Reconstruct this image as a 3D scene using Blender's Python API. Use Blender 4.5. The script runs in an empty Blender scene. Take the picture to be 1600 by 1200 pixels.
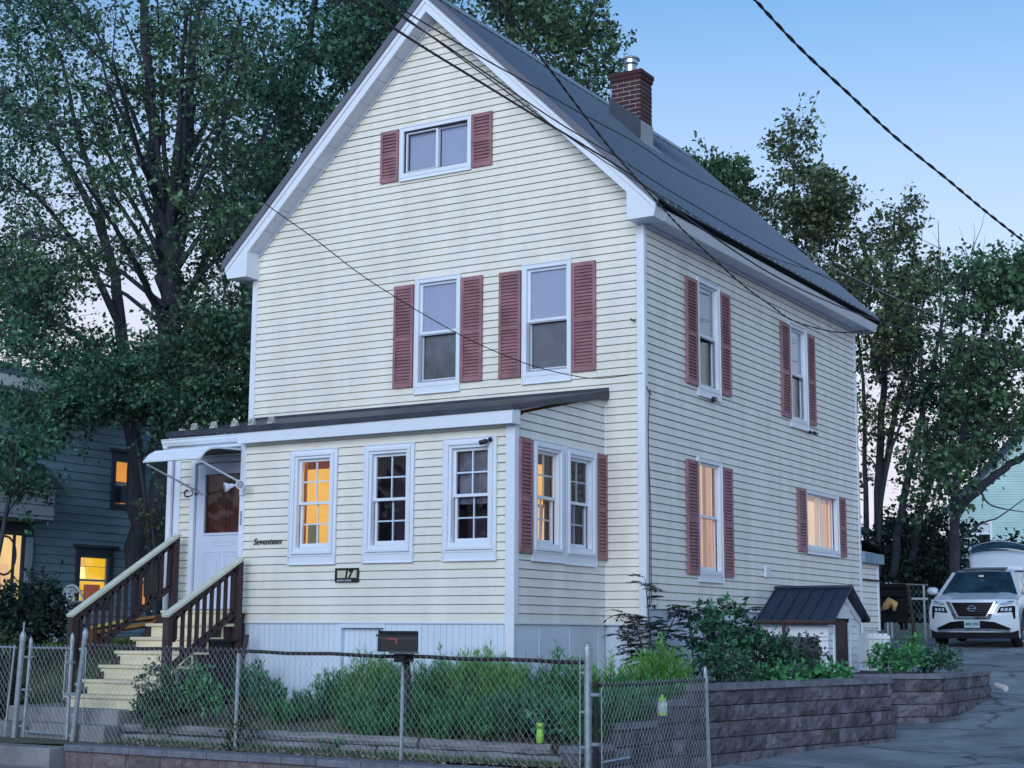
import bpy, bmesh, math, random
import numpy as np
from mathutils import Vector, Matrix
random.seed(7); RNG=np.random.default_rng(7)
SC=bpy.context.scene
# ---------------- camera ----------------
CF=2402.2; CYAW=0.5456; CPITCH=0.1606; CROLL=0.0059; CP=np.array([8.569,-17.348,-0.125])
def _axes():
    d=np.array([-math.sin(CYAW)*math.cos(CPITCH),math.cos(CYAW)*math.cos(CPITCH),math.sin(CPITCH)])
    r=np.array([math.cos(CYAW),math.sin(CYAW),0.0]); u=np.cross(r,d)
    return r*math.cos(CROLL)+u*math.sin(CROLL), -r*math.sin(CROLL)+u*math.cos(CROLL), d
CR,CU,CD=_axes()
cam=bpy.data.cameras.new('camera'); camo=bpy.data.objects.new('camera',cam); SC.collection.objects.link(camo)
cam.sensor_width=36; cam.lens=CF/1600*36; cam.clip_end=2000; cam.clip_start=0.1
camo.matrix_world=Matrix(((CR[0],CU[0],-CD[0],CP[0]),(CR[1],CU[1],-CD[1],CP[1]),(CR[2],CU[2],-CD[2],CP[2]),(0,0,0,1)))
SC.camera=camo
def at(px,py,ax,v):
    w=CR*(px-800)/CF-CU*(py-600)/CF+CD
    t=v if ax=='d' else (v-CP['XYZ'.index(ax)])/w['XYZ'.index(ax)]
    return CP+w*t
# ---------------- world, sun, exposure ----------------
SUN_AZ=math.radians(195)     # degrees from +Y toward -X
SUN_EL=math.radians(14)
W=bpy.data.worlds.new('World'); SC.world=W; W.use_nodes=True
nt=W.node_tree; nt.nodes.clear()
sky=nt.nodes.new('ShaderNodeTexSky'); sky.sky_type='NISHITA'; sky.sun_disc=False
sky.sun_elevation=SUN_EL; sky.sun_rotation=-SUN_AZ; sky.altitude=200; sky.air_density=1.0; sky.dust_density=0.6; sky.ozone_density=5.0
bg=nt.nodes.new('ShaderNodeBackground'); bg.inputs[1].default_value=0.06
wo=nt.nodes.new('ShaderNodeOutputWorld')
mx=nt.nodes.new('ShaderNodeMix'); mx.data_type='RGBA'; mx.blend_type='MULTIPLY'; mx.inputs[0].default_value=1.0
mx.inputs[7].default_value=(0.86,0.93,0.82,1)
nt.links.new(sky.outputs[0],mx.inputs[6]); nt.links.new(mx.outputs[2],bg.inputs[0]); nt.links.new(bg.outputs[0],wo.inputs[0])
sun=bpy.data.lights.new('sun','SUN'); suno=bpy.data.objects.new('sun',sun); SC.collection.objects.link(suno)
sun.energy=0.55; sun.angle=math.radians(50); sun.color=(0.80,0.88,1.0)
sdir=Vector((-math.sin(SUN_AZ)*math.cos(SUN_EL),math.cos(SUN_AZ)*math.cos(SUN_EL),math.sin(SUN_EL)))
suno.rotation_euler=sdir.to_track_quat('Z','Y').to_euler()
EXPO=2.1
SC.view_settings.view_transform='Standard'; SC.view_settings.look='None'; SC.view_settings.gamma=1; SC.view_settings.exposure=EXPO
EK=1.0/2**EXPO   # an emission of colour c*EK shows on screen as c
# pale lilac dusk haze low in the sky, strongest toward the afterglow in the north west
_tc=nt.nodes.new('ShaderNodeTexCoord'); _sp=nt.nodes.new('ShaderNodeSeparateXYZ'); nt.links.new(_tc.outputs['Generated'],_sp.inputs[0])
_dt=nt.nodes.new('ShaderNodeVectorMath'); _dt.operation='DOT_PRODUCT'; _dt.inputs[1].default_value=(-0.85,0.53,0); nt.links.new(_tc.outputs['Generated'],_dt.inputs[0])
_mr=nt.nodes.new('ShaderNodeMapRange'); _mr.inputs[1].default_value=0.43; _mr.inputs[2].default_value=0.14; _mr.inputs[3].default_value=0; _mr.inputs[4].default_value=0.85; nt.links.new(_sp.outputs[2],_mr.inputs[0])
_pw=nt.nodes.new('ShaderNodeMath'); _pw.operation='POWER'; _pw.inputs[1].default_value=1.25; nt.links.new(_mr.outputs[0],_pw.inputs[0])
_m2=nt.nodes.new('ShaderNodeMapRange'); _m2.inputs[1].default_value=0.45; _m2.inputs[2].default_value=1.0; _m2.inputs[3].default_value=1.0; _m2.inputs[4].default_value=1.35; nt.links.new(_dt.outputs['Value'],_m2.inputs[0])
_mm=nt.nodes.new('ShaderNodeMath'); _mm.operation='MULTIPLY'; _mm.use_clamp=True; nt.links.new(_pw.outputs[0],_mm.inputs[0]); nt.links.new(_m2.outputs[0],_mm.inputs[1])
_hz=nt.nodes.new('ShaderNodeMix'); _hz.data_type='RGBA'; nt.links.new(_mm.outputs[0],_hz.inputs[0]); nt.links.new(mx.outputs[2],_hz.inputs[6])
_k=EK/bg.inputs[1].default_value; _hz.inputs[7].default_value=(0.86*_k,0.84*_k,0.95*_k,1); nt.links.new(_hz.outputs[2],bg.inputs[0])
SC.render.engine='CYCLES'; SC.cycles.max_bounces=6; SC.cycles.transparent_max_bounces=12
# ---------------- materials ----------------
MATS={}
def mat(name,col,rough=0.6,metal=0.0,var=0.0,vscale=4.0,bump=0.0,bscale=20.0,col2=None,spec=0.5,stretch=(1,1,1),island=0.0,trans=0.0,detail=6.0):
    m=bpy.data.materials.new(name); m.use_nodes=True; n=m.node_tree.nodes; l=m.node_tree.links; n.clear()
    out=n.new('ShaderNodeOutputMaterial'); p=n.new('ShaderNodeBsdfPrincipled')
    p.inputs['Base Color'].default_value=(*col,1); p.inputs['Roughness'].default_value=rough; p.inputs['Metallic'].default_value=metal
    p.inputs['Specular IOR Level'].default_value=spec
    tc=n.new('ShaderNodeTexCoord'); mp=n.new('ShaderNodeMapping'); mp.inputs['Scale'].default_value=stretch; l.new(tc.outputs['Object'],mp.inputs[0])
    cur=None
    if var>0 or col2:
        nz=n.new('ShaderNodeTexNoise'); nz.inputs['Scale'].default_value=vscale; nz.inputs['Detail'].default_value=detail; nz.inputs['Roughness'].default_value=0.65; l.new(mp.outputs[0],nz.inputs[0])
        rp=n.new('ShaderNodeValToRGB'); l.new(nz.outputs[0],rp.inputs[0])
        c2=col2 if col2 else tuple(c*(1-var) for c in col); c1=col if col2 else tuple(min(1,c*(1+var*0.6)) for c in col)
        rp.color_ramp.elements[0].position=0.34; rp.color_ramp.elements[0].color=(*c2,1)
        rp.color_ramp.elements[1].position=0.66; rp.color_ramp.elements[1].color=(*c1,1)
        cur=rp.outputs[0]
    if island>0:
        g=n.new('ShaderNodeNewGeometry'); mr=n.new('ShaderNodeMapRange'); mr.inputs[3].default_value=1-island; mr.inputs[4].default_value=1+island
        l.new(g.outputs['Random Per Island'],mr.inputs[0])
        hs=n.new('ShaderNodeHueSaturation'); l.new(mr.outputs[0],hs.inputs['Value'])
        mh=n.new('ShaderNodeMapRange'); mh.inputs[3].default_value=0.485; mh.inputs[4].default_value=0.515
        fr=n.new('ShaderNodeMath'); fr.operation='FRACT'; mu=n.new('ShaderNodeMath'); mu.operation='MULTIPLY'; mu.inputs[1].default_value=17.3
        l.new(g.outputs['Random Per Island'],mu.inputs[0]); l.new(mu.outputs[0],fr.inputs[0]); l.new(fr.outputs[0],mh.inputs[0]); l.new(mh.outputs[0],hs.inputs['Hue'])
        if cur: l.new(cur,hs.inputs['Color'])
        else: hs.inputs['Color'].default_value=(*col,1)
        cur=hs.outputs[0]
    if cur: l.new(cur,p.inputs['Base Color'])
    if bump>0:
        nb=n.new('ShaderNodeTexNoise'); nb.inputs['Scale'].default_value=bscale; nb.inputs['Detail'].default_value=8; l.new(mp.outputs[0],nb.inputs[0])
        b=n.new('ShaderNodeBump'); b.inputs['Strength'].default_value=bump; b.inputs['Distance'].default_value=0.02; l.new(nb.outputs[0],b.inputs['Height']); l.new(b.outputs[0],p.inputs['Normal'])
    if trans>0:
        t=n.new('ShaderNodeBsdfTranslucent'); ms=n.new('ShaderNodeMixShader'); ms.inputs[0].default_value=trans
        if cur: l.new(cur,t.inputs[0])
        else: t.inputs[0].default_value=(*col,1)
        l.new(p.outputs[0],ms.inputs[1]); l.new(t.outputs[0],ms.inputs[2]); l.new(ms.outputs[0],out.inputs[0])
    else: l.new(p.outputs[0],out.inputs[0])
    MATS[name]=m; return m
def glass(name,tint=(0.9,0.95,1.0),refl=1.6,grime=0.0,base=0.05):
    m=bpy.data.materials.new(name); m.use_nodes=True; n=m.node_tree.nodes; l=m.node_tree.links; n.clear()
    out=n.new('ShaderNodeOutputMaterial'); t=n.new('ShaderNodeBsdfTransparent'); t.inputs[0].default_value=(*tint,1)
    g=n.new('ShaderNodeBsdfGlossy'); g.inputs['Roughness'].default_value=0.02; g.inputs[0].default_value=(1,1,1,1)
    f=n.new('ShaderNodeFresnel'); f.inputs[0].default_value=1.5; mu=n.new('ShaderNodeMath'); mu.operation='MULTIPLY'; mu.inputs[1].default_value=refl; mu.use_clamp=True
    l.new(f.outputs[0],mu.inputs[0])
    tc=n.new('ShaderNodeTexCoord'); nb=n.new('ShaderNodeTexNoise'); nb.inputs['Scale'].default_value=2.5; l.new(tc.outputs['Object'],nb.inputs[0])
    b=n.new('ShaderNodeBump'); b.inputs['Strength'].default_value=0.025; b.inputs['Distance'].default_value=0.02; l.new(nb.outputs[0],b.inputs['Height']); l.new(b.outputs[0],g.inputs['Normal'])
    ms=n.new('ShaderNodeMixShader'); l.new(mu.outputs[0],ms.inputs[0]); l.new(t.outputs[0],ms.inputs[1]); l.new(g.outputs[0],ms.inputs[2])
    if grime>0:
        d=n.new('ShaderNodeBsdfDiffuse'); d.inputs[0].default_value=(0.35,0.36,0.42,1); m2=n.new('ShaderNodeMixShader')
        nz=n.new('ShaderNodeTexNoise'); nz.inputs['Scale'].default_value=3.0; nz.inputs['Detail'].default_value=6; l.new(tc.outputs['Object'],nz.inputs[0])
        mr=n.new('ShaderNodeMapRange'); mr.inputs[1].default_value=0.45; mr.inputs[2].default_value=0.7; mr.inputs[3].default_value=0.0; mr.inputs[4].default_value=grime; l.new(nz.outputs[0],mr.inputs[0])
        l.new(mr.outputs[0],m2.inputs[0]); l.new(ms.outputs[0],m2.inputs[1]); l.new(d.outputs[0],m2.inputs[2]); l.new(m2.outputs[0],out.inputs[0])
    else: l.new(ms.outputs[0],out.inputs[0])
    MATS[name]=m; return m
def emit(name,col,s=1.0,var=0.0,vscale=2.0,stretch=(1,1,1)):
    m=bpy.data.materials.new(name); m.use_nodes=True; n=m.node_tree.nodes; l=m.node_tree.links; n.clear()
    out=n.new('ShaderNodeOutputMaterial'); e=n.new('ShaderNodeEmission'); e.inputs[0].default_value=(*col,1); e.inputs[1].default_value=s*EK
    if var>0:
        tc=n.new('ShaderNodeTexCoord'); mp=n.new('ShaderNodeMapping'); mp.inputs['Scale'].default_value=stretch; l.new(tc.outputs['Object'],mp.inputs[0])
        nz=n.new('ShaderNodeTexNoise'); nz.inputs['Scale'].default_value=vscale; nz.inputs['Detail'].default_value=3; l.new(mp.outputs[0],nz.inputs[0])
        mr=n.new('ShaderNodeMapRange'); mr.inputs[1].default_value=0.3; mr.inputs[2].default_value=0.7; mr.inputs[3].default_value=s*EK*(1-var); mr.inputs[4].default_value=s*EK*(1+var); l.new(nz.outputs[0],mr.inputs[0]); l.new(mr.outputs[0],e.inputs[1])
    l.new(e.outputs[0],out.inputs[0]); MATS[name]=m; return m
# ---------------- objects ----------------
def worldloc(o):
    v=Vector((0,0,0))
    while o is not None: v=v+o.location; o=o.parent
    return v
def tag(o,label=None,cat=None,group=None,kind=None):
    if label: o['label']=label
    if cat: o['category']=cat
    if group: o['group']=group
    if kind: o['kind']=kind
    return o
def thing(name,label,cat,loc=(0,0,0),group=None,rz=0):
    o=bpy.data.objects.new(name,None); SC.collection.objects.link(o); o.location=loc; o.empty_display_size=0.2
    return tag(o,label,cat,group)
class MB:
    def __init__(s): s.v=[]; s.f=[]
    def add(s,vs,fs):
        b=len(s.v); s.v+= [tuple(map(float,p)) for p in vs]; s.f+=[tuple(b+i for i in f) for f in fs]; return s
    def box(s,x0,x1,y0,y1,z0,z1):
        return s.add([(x0,y0,z0),(x1,y0,z0),(x1,y1,z0),(x0,y1,z0),(x0,y0,z1),(x1,y0,z1),(x1,y1,z1),(x0,y1,z1)],
          [(0,3,2,1),(4,5,6,7),(0,1,5,4),(1,2,6,5),(2,3,7,6),(3,0,4,7)])
    def hexa(s,p): # 8 points, bottom loop then top loop
        return s.add(p,[(0,3,2,1),(4,5,6,7),(0,1,5,4),(1,2,6,5),(2,3,7,6),(3,0,4,7)])
    def quad(s,a,b,c,d): return s.add([a,b,c,d],[(0,1,2,3)])
    def bar(s,a,b,w,h,up=(0,0,1)):
        a=Vector(a);b=Vector(b);d=(b-a).normalized();u=Vector(up)
        if abs(d.dot(u))>.98: u=Vector((0,1,0))
        x=d.cross(u).normalized()*w/2; y=x.cross(d).normalized()*h/2
        return s.hexa([a-x-y,a+x-y,b+x-y,b-x-y,a-x+y,a+x+y,b+x+y,b-x+y])
    def tube(s,pts,r,n=8,cap=True):
        pts=[Vector(p) for p in pts]; m=len(pts)
        rs=r if hasattr(r,'__len__') else [r]*m
        base=len(s.v); prev=None
        for i,p in enumerate(pts):
            d=(pts[min(i+1,m-1)]-pts[max(i-1,0)])
            d=d.normalized() if d.length>1e-9 else Vector((0,0,1))
            if prev is None:
                u=Vector((0,0,1)) if abs(d.z)<.9 else Vector((1,0,0)); x=d.cross(u).normalized()
            else:
                x=(prev-d*prev.dot(d)); x=x.normalized() if x.length>1e-6 else d.orthogonal().normalized()
            prev=x; y=d.cross(x)
            for k in range(n):
                t=2*math.pi*k/n; q=p+(x*math.cos(t)+y*math.sin(t))*rs[i]; s.v.append((q.x,q.y,q.z))
        for i in range(m-1):
            for k in range(n):
                k2=(k+1)%n; s.f.append((base+i*n+k,base+i*n+k2,base+(i+1)*n+k2,base+(i+1)*n+k))
        if cap: s.f.append(tuple(base+k for k in range(n))[::-1]); s.f.append(tuple(base+(m-1)*n+k for k in range(n)))
        return s
    def lathe(s,c,prof,n=16,axis='z'):
        base=len(s.v); m=len(prof)
        for r,h in prof:
            for k in range(n):
                t=2*math.pi*k/n; a,b=r*math.cos(t),r*math.sin(t)
                p={'z':(a,b,h),'x':(h,a,b),'y':(a,h,b)}[axis]; s.v.append((c[0]+p[0],c[1]+p[1],c[2]+p[2]))
        for i in range(m-1):
            for k in range(n):
                k2=(k+1)%n; s.f.append((base+i*n+k,base+i*n+k2,base+(i+1)*n+k2,base+(i+1)*n+k))
        s.f.append(tuple(base+k for k in range(n))[::-1]); s.f.append(tuple(base+(m-1)*n+k for k in range(n)))
        return s
    def extrude(s,poly,vec):
        n=len(poly); vs=[tuple(p) for p in poly]+[tuple(Vector(p)+Vector(vec)) for p in poly]
        return s.add(vs,[tuple(range(n))[::-1],tuple(range(n,2*n))]+[(i,(i+1)%n,n+(i+1)%n,n+i) for i in range(n)])
    def build(s,name,m,parent=None,smooth=False,bevel=0,fix=True,autosmooth=None):
        me=bpy.data.meshes.new(name); off=worldloc(parent) if parent else Vector((0,0,0))
        me.from_pydata([(a-off.x,b-off.y,c-off.z) for a,b,c in s.v],[],s.f)
        if fix:
            bm=bmesh.new(); bm.from_mesh(me); bmesh.ops.recalc_face_normals(bm,faces=bm.faces); bm.to_mesh(me); bm.free()
        me.materials.append(MATS[m] if isinstance(m,str) else m)
        o=bpy.data.objects.new(name,me); SC.collection.objects.link(o)
        if parent: o.parent=parent
        if smooth: me.polygons.foreach_set('use_smooth',[True]*len(me.polygons))
        if bevel>0:
            b=o.modifiers.new('bevel','BEVEL'); b.width=bevel; b.segments=2; b.limit_method='ANGLE'; b.angle_limit=math.radians(40)
        return o
def npmesh(name,verts,faces4,m,parent=None,smooth=False,off=None):
    """verts (N,3), faces4 (M,4)"""
    me=bpy.data.meshes.new(name); v=np.asarray(verts,np.float32)
    if parent is not None:
        w=worldloc(parent); v=v-np.array([w.x,w.y,w.z],np.float32)
    f=np.asarray(faces4,np.int32); k=f.shape[1]
    me.vertices.add(len(v)); me.vertices.foreach_set('co',v.ravel())
    me.loops.add(f.size); me.loops.foreach_set('vertex_index',f.ravel())
    me.polygons.add(len(f)); me.polygons.foreach_set('loop_start',np.arange(0,f.size,k,dtype=np.int32)); 
    me.update(calc_edges=True); me.validate()
    me.materials.append(MATS[m] if isinstance(m,str) else m)
    o=bpy.data.objects.new(name,me); SC.collection.objects.link(o)
    if parent is not None: o.parent=parent
    return o
class Frame:
    """wall frame: u along the wall, n outward"""
    def __init__(s,o,u,n): s.o=Vector(o); s.u=Vector(u); s.n=Vector(n)
    def p(s,u,n,z): q=s.o+s.u*u+s.n*n; return (q.x,q.y,s.o.z+z)
    def box(s,mb,u0,u1,n0,n1,z0,z1):
        return mb.hexa([s.p(u0,n0,z0),s.p(u1,n0,z0),s.p(u1,n1,z0),s.p(u0,n1,z0),s.p(u0,n0,z1),s.p(u1,n0,z1),s.p(u1,n1,z1),s.p(u0,n1,z1)])
E_=0.1016
def siding(fr,u0,u1,z0,z1,holes=(),lo=None,hi=None,e=E_,lip=0.018,zphase=0.0,joints=0.0):
    """lapped clapboards as geometry. lo(z)/hi(z): clipped ends for gables"""
    mb=MB(); lo=lo or (lambda z:u0); hi=hi or (lambda z:u1); jr=random.Random(int(abs(u0*100)+abs(u1*37)+z1*11))
    k=math.floor((z0-zphase)/e)
    while zphase+k*e<z1-1e-6:
        a=zphase+k*e; b=a+e; k+=1
        if joints and jr.random()<joints and a>z0 and b<z1:      # a lapped end joint of the board
            u=jr.uniform(lo(b)+.2,hi(b)-.2) if hi(b)-lo(b)>.6 else None
            if u is not None and not any(h[0]-.05<u<h[1]+.05 and h[2]-e<a<h[3]+e for h in holes):
                mb.hexa([fr.p(u-.003,-.002,a+.001),fr.p(u+.003,-.002,a+.001),fr.p(u+.003,lip+.0035,a+.001),fr.p(u-.003,lip+.0035,a+.001),fr.p(u-.003,-.002,b-.014),fr.p(u+.003,-.002,b-.014),fr.p(u+.003,.0075,b-.014),fr.p(u-.003,.0075,b-.014)])
        cuts=sorted({max(a,z0),min(b,z1)}|{h for H in holes for h in H[2:4] if max(a,z0)<h<min(b,z1)}|({b-0.011} if z0<b-0.011<z1 else set()))
        for c0,c1 in zip(cuts[:-1],cuts[1:]):
            if c1-c0<1e-4: continue
            mid=(c0+c1)/2
            segs=[(None,None)]; spans=[]
            H=sorted([h for h in holes if h[2]<mid<h[3]])
            cur='L'
            for h in H: spans.append((cur,h[0])); cur=h[1]
            spans.append((cur,'R'))
            def nn(z):
                t=(z-a)/e
                return lip*(1-t)+0.003*t
            groove=c0>=b-0.0115
            for s0,s1 in spans:
                p0=lo(c0) if s0=='L' else s0; p1=lo(c1) if s0=='L' else s0
                q0=hi(c0) if s1=='R' else s1; q1=hi(c1) if s1=='R' else s1
                if q0-p0<1e-3 or q1-p1<-1e-3: continue
                if groove: n0=n1=-0.02
                else: n0,n1=nn(c0),nn(c1)
                mb.quad(fr.p(p0,n0,c0),fr.p(q0,n0,c0),fr.p(q1,n1,c1),fr.p(p1,n1,c1))
                if groove:
                    mb.quad(fr.p(p0,-.02,c0),fr.p(q0,-.02,c0),fr.p(q0,nn(c0),c0),fr.p(p0,nn(c0),c0))
                    mb.quad(fr.p(p1,-.02,c1),fr.p(q1,-.02,c1),fr.p(q1,lip,c1),fr.p(p1,lip,c1))
                elif abs(c0-a)<1e-6 and c0<=z0+1e-6:
                    mb.quad(fr.p(p0,-.02,c0),fr.p(q0,-.02,c0),fr.p(q0,n0,c0),fr.p(p0,n0,c0))
    return mb
# ---------------- the palette ----------------
mat('vinyl_cream',(0.80,0.775,0.695),0.5,var=0.09,vscale=1.4,stretch=(2.2,2.2,.4),bump=0.04,bscale=60)
mat('vinyl_side_shade',(0.76,0.77,0.725),0.5,var=0.12,vscale=1.4,stretch=(2.2,2.2,.4),bump=0.04,bscale=60)  # same cream vinyl, with the sides' blue shade mixed into the colour
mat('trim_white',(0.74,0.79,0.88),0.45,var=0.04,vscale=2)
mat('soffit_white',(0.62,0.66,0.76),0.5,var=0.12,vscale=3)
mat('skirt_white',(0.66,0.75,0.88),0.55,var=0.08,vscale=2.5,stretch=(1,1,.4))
mat('shutter_red',(0.31,0.145,0.17),0.55,var=0.28,vscale=3)
mat('roof_metal',(0.020,0.036,0.075),0.45,0.1,var=0.35,vscale=1.5,stretch=(1,.3,1))
mat('roof_dark',(0.004,0.005,0.009),0.95,spec=0.05)
mat('rib_highlight',(0.09,0.13,0.20),0.4,0.1)  # ribs share the roof paint; their highlight is put in as a lighter colour
mat('membrane',(0.032,0.042,0.060),0.5,var=0.45,vscale=3,bump=0.3,bscale=8)
mat('snow_guard',(0.42,0.44,0.40),0.25,var=0.2)
mat('wood_brown',(0.055,0.030,0.038),0.7,var=0.5,vscale=9,stretch=(3,3,.4),bump=0.3,bscale=30)
mat('step_cream',(0.80,0.71,0.50),0.6,var=0.16,vscale=4,stretch=(.5,3,3),bump=0.15,bscale=30)
mat('rail_cream',(0.70,0.70,0.58),0.6,var=0.12,vscale=6)
mat('door_white',(0.60,0.64,0.80),0.45,var=0.03)
mat('door_wood',(0.10,0.022,0.014),0.35,var=0.4,vscale=4,stretch=(4,4,.5))
mat('black_metal',(0.008,0.009,0.012),0.5)
mat('black_paint',(0.008,0.008,0.012),0.6)
mat('sign_ivory',(0.62,0.60,0.46),0.5,var=0.1)
mat('galvanised',(0.36,0.42,0.47),0.42,0.55,var=0.25,vscale=12)
mat('galv_wire',(0.48,0.53,0.55),0.45,0.2,var=0.3,vscale=8)
mat('rusty_pipe',(0.026,0.020,0.026),0.7,0.2,var=0.6,vscale=14,bump=0.3,bscale=60)
mat('block',(0.125,0.122,0.145),0.9,var=0.6,vscale=5,bump=1.4,bscale=28,island=0.35)
mat('block_pink',(0.185,0.145,0.155),0.9,var=0.4,vscale=8,bump=1.2,bscale=30,island=0.18)
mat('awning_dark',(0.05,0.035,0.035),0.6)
mat('block_cap',(0.18,0.19,0.23),0.9,var=0.3,vscale=9,bump=0.6,bscale=40,island=0.12)
mat('timber',(0.25,0.25,0.265),0.85,var=0.5,vscale=5,stretch=(.35,4,4),bump=0.8,bscale=14)
mat('concrete',(0.26,0.26,0.27),0.85,var=0.3,vscale=2.2,bump=0.25,bscale=50)
mat('soil',(0.045,0.036,0.03),0.95,var=0.5,vscale=12,bump=0.8,bscale=25)
mat('chimney_brick',(0.055,0.017,0.026),0.85)
mat('mortar',(0.34,0.33,0.36),0.9,var=0.2)
mat('steel',(0.55,0.58,0.62),0.22,0.9)
mat('flashing_light',(0.33,0.36,0.40),0.5,0.3,var=0.15)
mat('flashing_dark',(0.045,0.06,0.085),0.5,0.2,var=0.2)
mat('glass_dark_room',(0.012,0.010,0.016),0.9)
mat('shade_fabric',(0.40,0.42,0.55),0.8,var=0.04)
mat('shade_pale',(0.55,0.62,0.72),0.8,var=0.04)
mat('screen_dark',(0.030,0.033,0.046),0.55,col2=(0.13,0.14,0.18),vscale=3.2)  # the lighter mottling paints tree reflections into the dark screen
mat('purple_dim',(0.045,0.030,0.048),0.8,var=0.3,vscale=3)
mat('plastic_film',(0.14,0.13,0.17),0.15,var=0.6,vscale=5)
mat('frame_grey',(0.30,0.32,0.38),0.5)
glass('pane_clear'); glass('pane_dull',refl=0.7); glass('pane_grimy',grime=0.35,refl=1.8)
mat('cable_black',(0.008,0.008,0.012),0.55)
mat('leaf_maple',(0.085,0.175,0.090),0.5,island=0.75,trans=0.35,var=0.4,vscale=0.35)
mat('leaf_teal',(0.060,0.170,0.105),0.5,island=0.75,trans=0.3,var=0.4,vscale=0.4)
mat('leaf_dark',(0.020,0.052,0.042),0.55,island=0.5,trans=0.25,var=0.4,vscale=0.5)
mat('leaf_olive',(0.100,0.150,0.075),0.5,island=0.75,trans=0.35,var=0.4,vscale=0.4)
mat('leaf_bed',(0.085,0.34,0.13),0.5,island=0.6,trans=0.3,var=0.35,vscale=2.5)
mat('leaf_lime',(0.20,0.50,0.12),0.5,island=0.4,trans=0.35,var=0.3,vscale=2.5)
mat('leaf_blue',(0.09,0.30,0.18),0.5,island=0.5,trans=0.3,var=0.35,vscale=2.5)
mat('stem_green',(0.06,0.11,0.04),0.7)
mat('bark',(0.040,0.048,0.068),0.9,var=0.4,vscale=5,stretch=(3,3,.5),bump=0.8,bscale=12)
mat('bark_pale',(0.10,0.10,0.11),0.9,var=0.4,vscale=5,stretch=(3,3,.5))
mat('grass',(0.10,0.18,0.07),0.7,island=0.5,trans=0.2,var=0.4,vscale=1.2)
mat('blue_clap',(0.19,0.31,0.40),0.7,var=0.25,vscale=1.2,stretch=(1,.4,2))
mat('blue_trim',(0.030,0.052,0.09),0.6)
mat('pale_clap',(0.30,0.36,0.44),0.6,var=0.1)
mat('shingle',(0.035,0.065,0.10),0.85,var=0.5,vscale=14,bump=0.6,bscale=25)
mat('mint_clap',(0.42,0.62,0.62),0.6,var=0.12,vscale=.8)
mat('chair_white',(0.32,0.36,0.38),0.5)
mat('bench_yellow',(0.50,0.42,0.10),0.5,var=0.2)
mat('bench_orange',(0.30,0.13,0.04),0.5,var=0.3)
mat('lime_plastic',(0.38,0.75,0.10),0.25,var=0.25,vscale=25)
mat('jar_glass',(0.55,0.62,0.62),0.12,var=0.3,vscale=20)
mat('car_white',(0.62,0.70,0.80),0.18,0.0,spec=0.6)
mat('car_black',(0.012,0.013,0.018),0.35)
mat('chrome',(0.75,0.78,0.82),0.1,0.95)
mat('rubber',(0.012,0.012,0.014),0.8)
mat('car_glass',(0.025,0.06,0.10),0.06,spec=1.0,var=0.5,vscale=2.2)
mat('car_interior',(0.02,0.02,0.03),0.8)
mat('lamp_lens',(0.55,0.62,0.70),0.08,0.3)
mat('plate_blue',(0.35,0.52,0.58),0.4,var=0.1)
mat('grill_black',(0.005,0.005,0.008),0.8,spec=0.2)
mat('yellow_cloth',(0.50,0.33,0.14),0.8,var=0.2)
mat('pvc',(0.62,0.64,0.66),0.4)
emit('lit_amber',(1.0,0.52,0.115),0.92,var=0.08,vscale=1.5)
emit('lit_orange',(0.92,0.36,0.07),0.9,var=0.12,vscale=2)
emit('lit_peach',(1.0,0.62,0.36),0.85,var=0.1,vscale=1.5)
emit('lit_cream',(1.0,0.72,0.50),0.95,var=0.06,vscale=1.5)
emit('lit_curtain',(0.72,0.33,0.16),0.72,var=0.35,vscale=6,stretch=(1,9,.3))
emit('lit_gold',(1.0,0.55,0.03),1.0,var=0.15,vscale=3)
emit('lamp_glow',(1.0,0.86,0.30),1.5)
emit('lit_brown',(0.30,0.09,0.05),0.8,var=0.3,vscale=5,stretch=(6,6,.5))
emit('lit_grey',(0.13,0.14,0.09),0.9,var=0.2)
emit('lit_rust',(0.20,0.05,0.03),0.7,var=0.2)
emit('lit_yellow_room',(1.0,0.68,0.30),0.85,var=0.12)
# asphalt with wear and cracks
def asphalt():
    m=mat('asphalt',(0.235,0.265,0.31),0.85,var=0.42,vscale=1.1,bump=0.5,bscale=70,stretch=(1,1,1)); n=m.node_tree.nodes; l=m.node_tree.links
    p=[x for x in n if x.type=='BSDF_PRINCIPLED'][0]; src=p.inputs['Base Color'].links[0].from_socket
    tc=[x for x in n if x.type=='TEX_COORD'][0]
    nz=n.new('ShaderNodeTexNoise'); nz.inputs['Scale'].default_value=0.8; nz.inputs['Detail'].default_value=5; l.new(tc.outputs['Object'],nz.inputs[0])
    va=n.new('ShaderNodeVectorMath'); va.operation='MULTIPLY_ADD'; va.inputs[1].default_value=(1.6,1.6,1.6); l.new(nz.outputs['Color'],va.inputs[0]); l.new(tc.outputs['Object'],va.inputs[2])
    vo=n.new('ShaderNodeTexVoronoi'); vo.feature='DISTANCE_TO_EDGE'; vo.inputs['Scale'].default_value=0.42; l.new(va.outputs[0],vo.inputs[0])
    mr=n.new('ShaderNodeMapRange'); mr.inputs[1].default_value=0.0; mr.inputs[2].default_value=0.022; mr.inputs[3].default_value=0.3; mr.inputs[4].default_value=1.0; l.new(vo.outputs['Distance'],mr.inputs[0])
    mm=n.new('ShaderNodeMix'); mm.data_type='RGBA'; mm.blend_type='MULTIPLY'; mm.inputs[0].default_value=1; l.new(src,mm.inputs[6]); l.new(mr.outputs[0],mm.inputs[7]); l.new(mm.outputs[2],p.inputs['Base Color'])
    return m
asphalt()
def stained_lawn():
    return mat('lawn_ground',(0.09,0.12,0.07),0.95,var=0.5,vscale=1.6,bump=0.6,bscale=40,col2=(0.12,0.11,0.08))
stained_lawn()
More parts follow.
